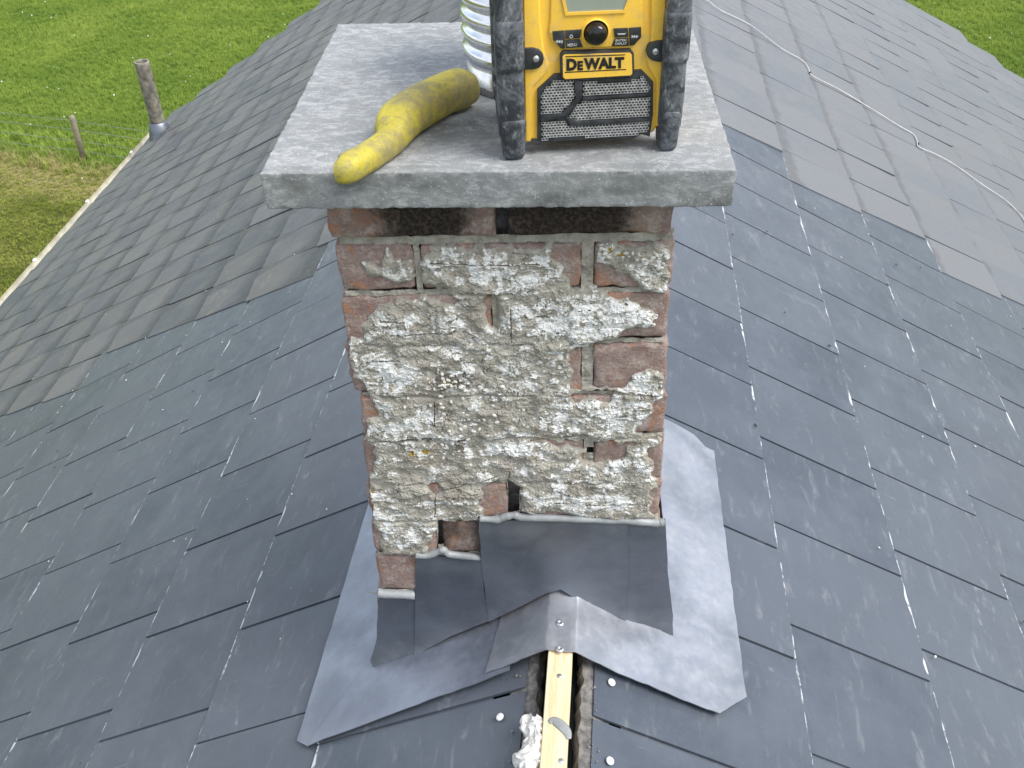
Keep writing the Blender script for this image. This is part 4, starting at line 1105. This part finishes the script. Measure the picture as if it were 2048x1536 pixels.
# ------------------------------------------------------------------ site radio
RA = atz(1033, 318, CZ); RB = atz(1343, 300, CZ); rd = (RB - RA) / np.linalg.norm(RB - RA); rn = np.cross(rd, [0, 0, 1]); rn /= np.linalg.norm(rn)   # rn points to the camera side
if rn[1] > 0: rn = -rn
rm = Matrix(((rd[0], -rn[0], 0, RA[0]), (rd[1], -rn[1], 0, RA[1]), (0, 0, 1, CZ), (0, 0, 0, 1)))     # local x along front, y backwards, z up
radio = thing('site_radio', 'dusty yellow and black rugged site radio standing on the concrete cap', 'radio', mw=rm)
def ru(x, y, back=0.0):
    o = RA - rn * back; p = hit(x, y, o, rn) - RA; return (p @ rd, p[2])
K1 = 2.048
def z1(pts, back=.012): return [ru(500 + x / K1, y / K1, back) for x, y in pts]
def rpart(name, bm, m, smooth=False, parent=None, ang=None, label=None):
    me = bpy.data.meshes.new(name); bmesh.ops.recalc_face_normals(bm, faces=bm.faces); bm.to_mesh(me); bm.free(); me.materials.append(m)
    o = bpy.data.objects.new(name, me); COL.objects.link(o); o.parent = parent or radio
    if ang: smooth_angle(o, ang)
    elif smooth:
        for p in me.polygons: p.use_smooth = True
    if label: o['label'] = label
    return o
BK = .012
# body: outline of the moulded front, with shoulders
b0 = .020; bt = .262
body = [(.010, .030), (.018, b0), (.182, b0), (.189, .030), (.191, .12), (.189, .235), (.178, bt), (.022, bt), (.010, .235), (.008, .12)]
rpart('housing', prism_bm(body, BK, .128, bev=.006, seg=3), YEL, ang=35)
# raised yellow cheek frame: ridge lines of the moulding round the panel
def ring_prism(outer, inner, y0, y1, bev=0):
    bm = bmesh.new(); n = len(outer)
    A = [bm.verts.new((x, y0, z)) for x, z in outer]; B = [bm.verts.new((x, y0, z)) for x, z in inner]
    A2 = [bm.verts.new((x, y1, z)) for x, z in outer]; B2 = [bm.verts.new((x, y1, z)) for x, z in inner]
    for k in range(n):
        j = (k + 1) % n
        bm.faces.new((A[k], A[j], B[j], B[k])); bm.faces.new((A[k], A2[k], A2[j], A[j])); bm.faces.new((B[k], B[j], B2[j], B2[k])); bm.faces.new((A2[k], B2[k], B2[j], A2[j]))
    return bm
def inset(poly, d):
    c = np.mean(poly, 0); out = []; n = len(poly); P_ = [np.array(p) for p in poly]
    ar = sum(P_[i][0] * P_[(i + 1) % n][1] - P_[(i + 1) % n][0] * P_[i][1] for i in range(n)); sg = 1 if ar > 0 else -1
    for i in range(n):
        a, b, c_ = P_[i - 1], P_[i], P_[(i + 1) % n]; e1 = (b - a) / np.linalg.norm(b - a); e2 = (c_ - b) / np.linalg.norm(c_ - b)
        n1 = np.array([-e1[1], e1[0]]) * sg; n2 = np.array([-e2[1], e2[0]]) * sg; m_ = (n1 + n2); m_ /= max(.3, m_ @ n1); out.append(tuple(b + m_ * d))
    return out
hood = z1([(1215, 0), (1240, 62), (1275, 98), (1330, 92), (1560, 80), (1600, 60), (1612, 0)])
PADH = .003
rpart('control_panel', prism_bm([ru(a, b, .010) for a, b in ((1104, -60), (1100, 40), (1097, 62), (1102, 82), (1122, 99), (1268, 92), (1285, 72), (1287, 50), (1284, 30), (1286, -60))], BK - PADH, BK + .002, bev=.0022, seg=3), YEL, ang=40)
for ck in ([(1046, -60), (1078, -60), (1081, 40), (1088, 100), (1098, 128), (1092, 146), (1066, 172), (1062, 282), (1050, 284)], [(1332, -60), (1303, -60), (1302, 40), (1300, 96), (1292, 118), (1296, 134), (1312, 160), (1311, 252), (1330, 252)]):
    rpart('side_cheek', prism_bm([ru(a, b, .010) for a, b in ck], BK - .0035, BK + .002, bev=.0028, seg=3), YEL, ang=40)
# screen bezel, screen
scr = z1([(1290, -150), (1288, -10), (1300, 46), (1528, 36), (1545, -10), (1550, -150)])
rpart('screen_bezel', ring_prism(inset(scr, -.0035), scr, BK - PADH - .002, BK - PADH + .001), YEL)
rpart('screen', prism_bm(scr, BK - PADH - .0006, BK - PADH + .001), LCD)
# lower grille: black trim, light perforated panels, dark ribs
gout = z1([(1176, 362), (1244, 300), (1288, 296), (1300, 322), (1560, 312), (1572, 284), (1602, 282), (1650, 332), (1648, 470), (1636, 556), (1600, 545), (1570, 562), (1250, 572), (1190, 586), (1176, 560)])
rpart('grille_trim', prism_bm(gout, BK - .0045, BK + .002, bev=.0015), TRIM, ang=30)
panels = [z1([(1192, 370), (1246, 322), (1322, 318), (1328, 392), (1270, 455), (1190, 458)]),
          z1([(1362, 332), (1560, 326), (1606, 300), (1634, 345), (1632, 366), (1400, 382), (1362, 378)]),
          z1([(1350, 412), (1400, 400), (1630, 388), (1628, 468), (1380, 482), (1300, 478)]),
          z1([(1192, 498), (1280, 490), (1300, 512), (1420, 506), (1626, 492), (1622, 530), (1570, 546), (1250, 556), (1196, 566)])]
def perforated(polys, y, hx=.0044, hz=.0036):
    bm = bmesh.new()
    for poly in polys:
        P_ = np.array(poly); x0, z0 = P_.min(0); x1, z1_ = P_.max(0); row = 0; zc = z0
        while zc < z1_:
            xc = x0 - (hx / 2 if row % 2 else 0)
            while xc < x1 + hx:
                cx_, cz_ = xc + hx / 2, zc + hz / 2
                if inpoly(np.array([cx_]), np.array([cz_]), poly)[0]:
                    o_ = [(xc, zc), (xc + hx, zc), (xc + hx, zc + hz), (xc, zc + hz)]
                    q = .30; i_ = [(cx_ + (a - cx_) * .70, cz_ + (b - cz_) * .66) for a, b in o_]
                    A = [bm.verts.new((a, y, b)) for a, b in o_]; B = [bm.verts.new((a, y, b)) for a, b in i_]; C = [bm.verts.new((a, y + .0016, b)) for a, b in i_]
                    for k in range(4):
                        j = (k + 1) % 4; bm.faces.new((A[k], A[j], B[j], B[k])); bm.faces.new((B[k], B[j], C[j], C[k]))
                xc += hx
            zc += hz; row += 1
    bmesh.ops.remove_doubles(bm, verts=bm.verts, dist=1e-6); return bm
for p_ in panels:
    rpart('grille_backing', prism_bm(p_, BK - .0050, BK - .0030), PRINTK)
    rpart('grille_mesh', perforated([p_], BK - .0066), GRIL)
# dark ribs dividing the grille
for rb in (z1([(1326, 318), (1358, 322), (1358, 392), (1300, 462), (1192, 492), (1188, 464), (1272, 458), (1330, 394)]),
           z1([(1362, 386), (1400, 388), (1632, 372), (1632, 384), (1400, 400), (1352, 404)]),
           z1([(1290, 468), (1340, 486), (1628, 474), (1626, 488), (1420, 502), (1310, 508)])):
    rpart('grille_rib', prism_bm(rb, BK - .0082, BK - .004, bev=.0012), TRIM, ang=30)
# name plate
plate = z1([(1268, 218), (1280, 204), (1556, 196), (1568, 210), (1570, 292), (1558, 306), (1284, 322), (1270, 308)])
pl_in = inset(plate, .0028)
np_ = rpart('name_plate', prism_bm(plate, BK - .0085, BK, bev=.001), TRIM, ang=30)
rpart('name_plate_panel', prism_bm(pl_in, BK - .0092, BK - .006), YEL)
fr_in = inset(plate, .0042)
def text_mesh(txt, size, bold=0, ext=.0002, shear=0, sx=1.0, spacing=1.0):
    cu = bpy.data.curves.new('t', 'FONT'); cu.body = txt; cu.size = size; cu.extrude = ext; cu.offset = bold; cu.shear = shear; cu.space_character = spacing; cu.resolution_u = 3
    o = bpy.data.objects.new('t', cu); COL.objects.link(o); dg = bpy.context.evaluated_depsgraph_get(); dg.update()
    me = bpy.data.meshes.new_from_object(o.evaluated_get(dg)); bpy.data.objects.remove(o)
    co = np.empty(len(me.vertices) * 3); me.vertices.foreach_get('co', co); co = co.reshape(-1, 3); co[:, 0] *= sx
    mn = co.min(0); mxx = co.max(0); return me, co, mn, mxx
def lettering(parts, quadp, y, m, name, bold=0):
    """parts: (text, relative height) set side by side to fill the quad (bl, br, tr, tl)"""
    meshes = []; x = 0; H_ = None
    bm = bmesh.new()
    allc = []
    for txt, rel, gap in parts:
        me, co, mn, mxx = text_mesh(txt, 1.0, bold, .01); h_ = mxx[1] - mn[1]
        k = rel / h_; co2 = (co - mn) * np.array([k, k, 1]); co2[:, 0] += x; x = co2[:, 0].max() + gap
        allc.append((me, co2))
    W_ = max(c[:, 0].max() for _, c in allc)
    bl, br, tr, tl = [np.array(q) for q in quadp]
    for me, co in allc:
        u = co[:, 0] / W_; v = co[:, 1]
        pts = (1 - u)[:, None] * ((1 - v)[:, None] * bl + v[:, None] * tl) + u[:, None] * ((1 - v)[:, None] * br + v[:, None] * tr)
        vs = [bm.verts.new((p[0], y - (.0004 if c[2] > .01 else 0), p[1])) for p, c in zip(pts, co)]
        for f in me.polygons:
            try: bm.faces.new([vs[i] for i in f.vertices])
            except ValueError: pass
    return rpart(name, bm, m)
lettering([('D', 1, .05), ('E', .78, .05), ('WALT', 1, 0)], z1([(1296, 290), (1533, 278), (1533, 232), (1296, 240)], .003), BK - .0094, PRINTK, 'lettering', .055)
for q in ([(1290, 298), (1540, 286), (1540, 282), (1290, 294)], [(1292, 234), (1536, 226), (1536, 222), (1292, 230)]):
    rpart('plate_line', prism_bm(z1(q, .003), BK - .0095, BK - .009), PRINTK)
# knob and keys
kc = ru(500 + 1420 / K1, 142 / K1, .0)
bm = lathe_bm([(0, .0165), (.008, .0160), (.0112, .0145), (.0125, .011), (.0132, .002), (.0150, .0), (.0150, -.002)], 36)
for v in bm.verts: v.co = Vector((kc[0] + v.co.x, BK - PADH - v.co.z, kc[1] + v.co.y))
rpart('tuning_knob', bm, GLOSSK, ang=45)
bm = lathe_bm([(.0175, 0), (.0175, .002), (.0155, .003), (.0148, 0)], 36)
for v in bm.verts: v.co = Vector((kc[0] + v.co.x, BK - PADH - v.co.z, kc[1] + v.co.y))
rpart('knob_ring', bm, YEL, ang=45)
keys = [[(1238, 124), (1286, 120), (1290, 194), (1272, 194), (1240, 158)], [(1290, 120), (1356, 116), (1350, 152), (1291, 155)], [(1291, 159), (1350, 156), (1362, 188), (1294, 193)],
        [(1487, 112), (1546, 110), (1548, 146), (1492, 150)], [(1492, 154), (1548, 150), (1550, 183), (1480, 184)], [(1551, 110), (1600, 106), (1600, 148), (1570, 180), (1553, 182)]]
for k_ in keys: rpart('button', prism_bm(z1(k_), BK - PADH - .002, BK - PADH + .001, bev=.0008), TRIM, ang=30)
def lab(txt, q, m=PRINTW): lettering([(txt, 1, 0)], z1(q, .009), BK - PADH - .0023, m, 'button_marking', .01)
lab('MENU', [(1300, 188), (1338, 186), (1338, 174), (1300, 176)]); lab('ENTER/', [(1496, 168), (1542, 166), (1542, 157), (1496, 159)]); lab('DISPLAY', [(1494, 181), (1542, 179), (1542, 170), (1494, 172)])
for q in ([(1250, 168), (1260, 161), (1260, 175)], [(1260, 168), (1270, 161), (1270, 175)], [(1270, 168), (1279, 161), (1279, 175)], [(1562, 140), (1562, 154), (1572, 147)], [(1571, 140), (1571, 154), (1581, 147)], [(1580, 140), (1580, 154), (1590, 147)]):
    rpart('button_marking', prism_bm(z1(q, .009), BK - PADH - .0024, BK - PADH - .002), PRINTW)
rpart('button_marking', prism_bm(z1([(1503, 134), (1508, 140), (1534, 139), (1539, 132), (1534, 134), (1508, 135)], .009), BK - PADH - .0024, BK - PADH - .002), PRINTW)
c0 = z1([(1315, 147)], .009)[0]
bm = ring_prism([(c0[0] + .0022 * math.cos(a), c0[1] + .0022 * math.sin(a)) for a in np.linspace(0, 6.283, 13)[:-1]], [(c0[0] + .0014 * math.cos(a), c0[1] + .0014 * math.sin(a)) for a in np.linspace(0, 6.283, 13)[:-1]], BK - PADH - .0024, BK - PADH - .002)
rpart('button_marking', bm, PRINTW)
# side latches
for q in ([(1120, 190), (1160, 189), (1182, 196), (1197, 212), (1202, 232), (1197, 254), (1182, 270), (1160, 277), (1120, 278)], [(1712, 158), (1668, 160), (1642, 166), (1626, 182), (1620, 205), (1626, 226), (1642, 240), (1668, 246), (1712, 244)]):
    lt = rpart('corner_latch', prism_bm(z1(q), BK - .0075, BK, bev=.0015), TRIM, ang=30)
    cc = np.mean(z1(q), 0); bm = lathe_bm([(0, .001), (.0035, .0012), (.0042, 0)], 16)
    for v in bm.verts: v.co = Vector((cc[0] + v.co.x, BK - .0075 - v.co.z, cc[1] + v.co.y))
    rpart('latch_screw', bm, STEEL, True, lt)
# protective roll bars with rubber feet
def bar(u0, u1, name='roll_bar'):
    bm = bmesh.new()
    # profile in (y,z): upright hoop seen from the side
    outer = [(-.004, .030), (-.010, .075), (-.006, .150), (-.012, .185), (-.006, .245), (.018, .292), (.055, .306), (.10, .300), (.132, .275), (.140, .21), (.134, .12), (.142, .06), (.140, .030)]
    inner = [(.140 - .024, .030), (.118, .06), (.112, .12), (.118, .21), (.110, .262), (.09, .278), (.055, .284), (.030, .272), (.016, .24), (.012, .185), (.018, .150), (.014, .075), (.022, .030)]
    pts = outer + inner
    f = bm.faces.new([bm.verts.new((u0, y, z)) for y, z in pts])
    r = bmesh.ops.extrude_face_region(bm, geom=[f])
    for v in r['geom']:
        if isinstance(v, bmesh.types.BMVert): v.co.x = u1
    bmesh.ops.bevel(bm, geom=[e for e in bm.edges if abs(e.verts[0].co.x - e.verts[1].co.x) < 1e-6], offset=.0075, segments=4, affect='EDGES', profile=.5)
    return rpart(name, bm, RUB, ang=50)
def foot(u0, u1, y0, y1, z1_=.058):
    bm = box_bm(u0, u1, y0, y1, .0, z1_, .0095, 4); cx_ = (u0 + u1) / 2
    for v in bm.verts:
        k_ = 1 - .16 * max(0, 1 - v.co.z / (z1_ * .6)); v.co.x = cx_ + (v.co.x - cx_) * k_; v.co.y += .004 * max(0, 1 - v.co.z / .03)
    rpart('rubber_foot', bm, RUB, ang=50)
bar(-.022, .012); foot(-.020, .0135, -.010, .030); foot(-.020, .0135, .108, .142)
bar(.186, .216); foot(.187, .214, -.010, .030); foot(.187, .214, .108, .142)
for a, b in ((-.0232, .0130), (.1850, .2170)):       # thicker rubber shoulder at mid height
    rpart('bar_collar', box_bm(a, b, -.0128, .024, .118, .186, .010, 4), RUB, ang=50)
rpart('carry_handle', tube_bm([(-.004, .06, .296), (.05, .06, .300), (.15, .06, .300), (.20, .06, .296)], .014, 16), RUB, True)
bpy.context.view_layer.update()
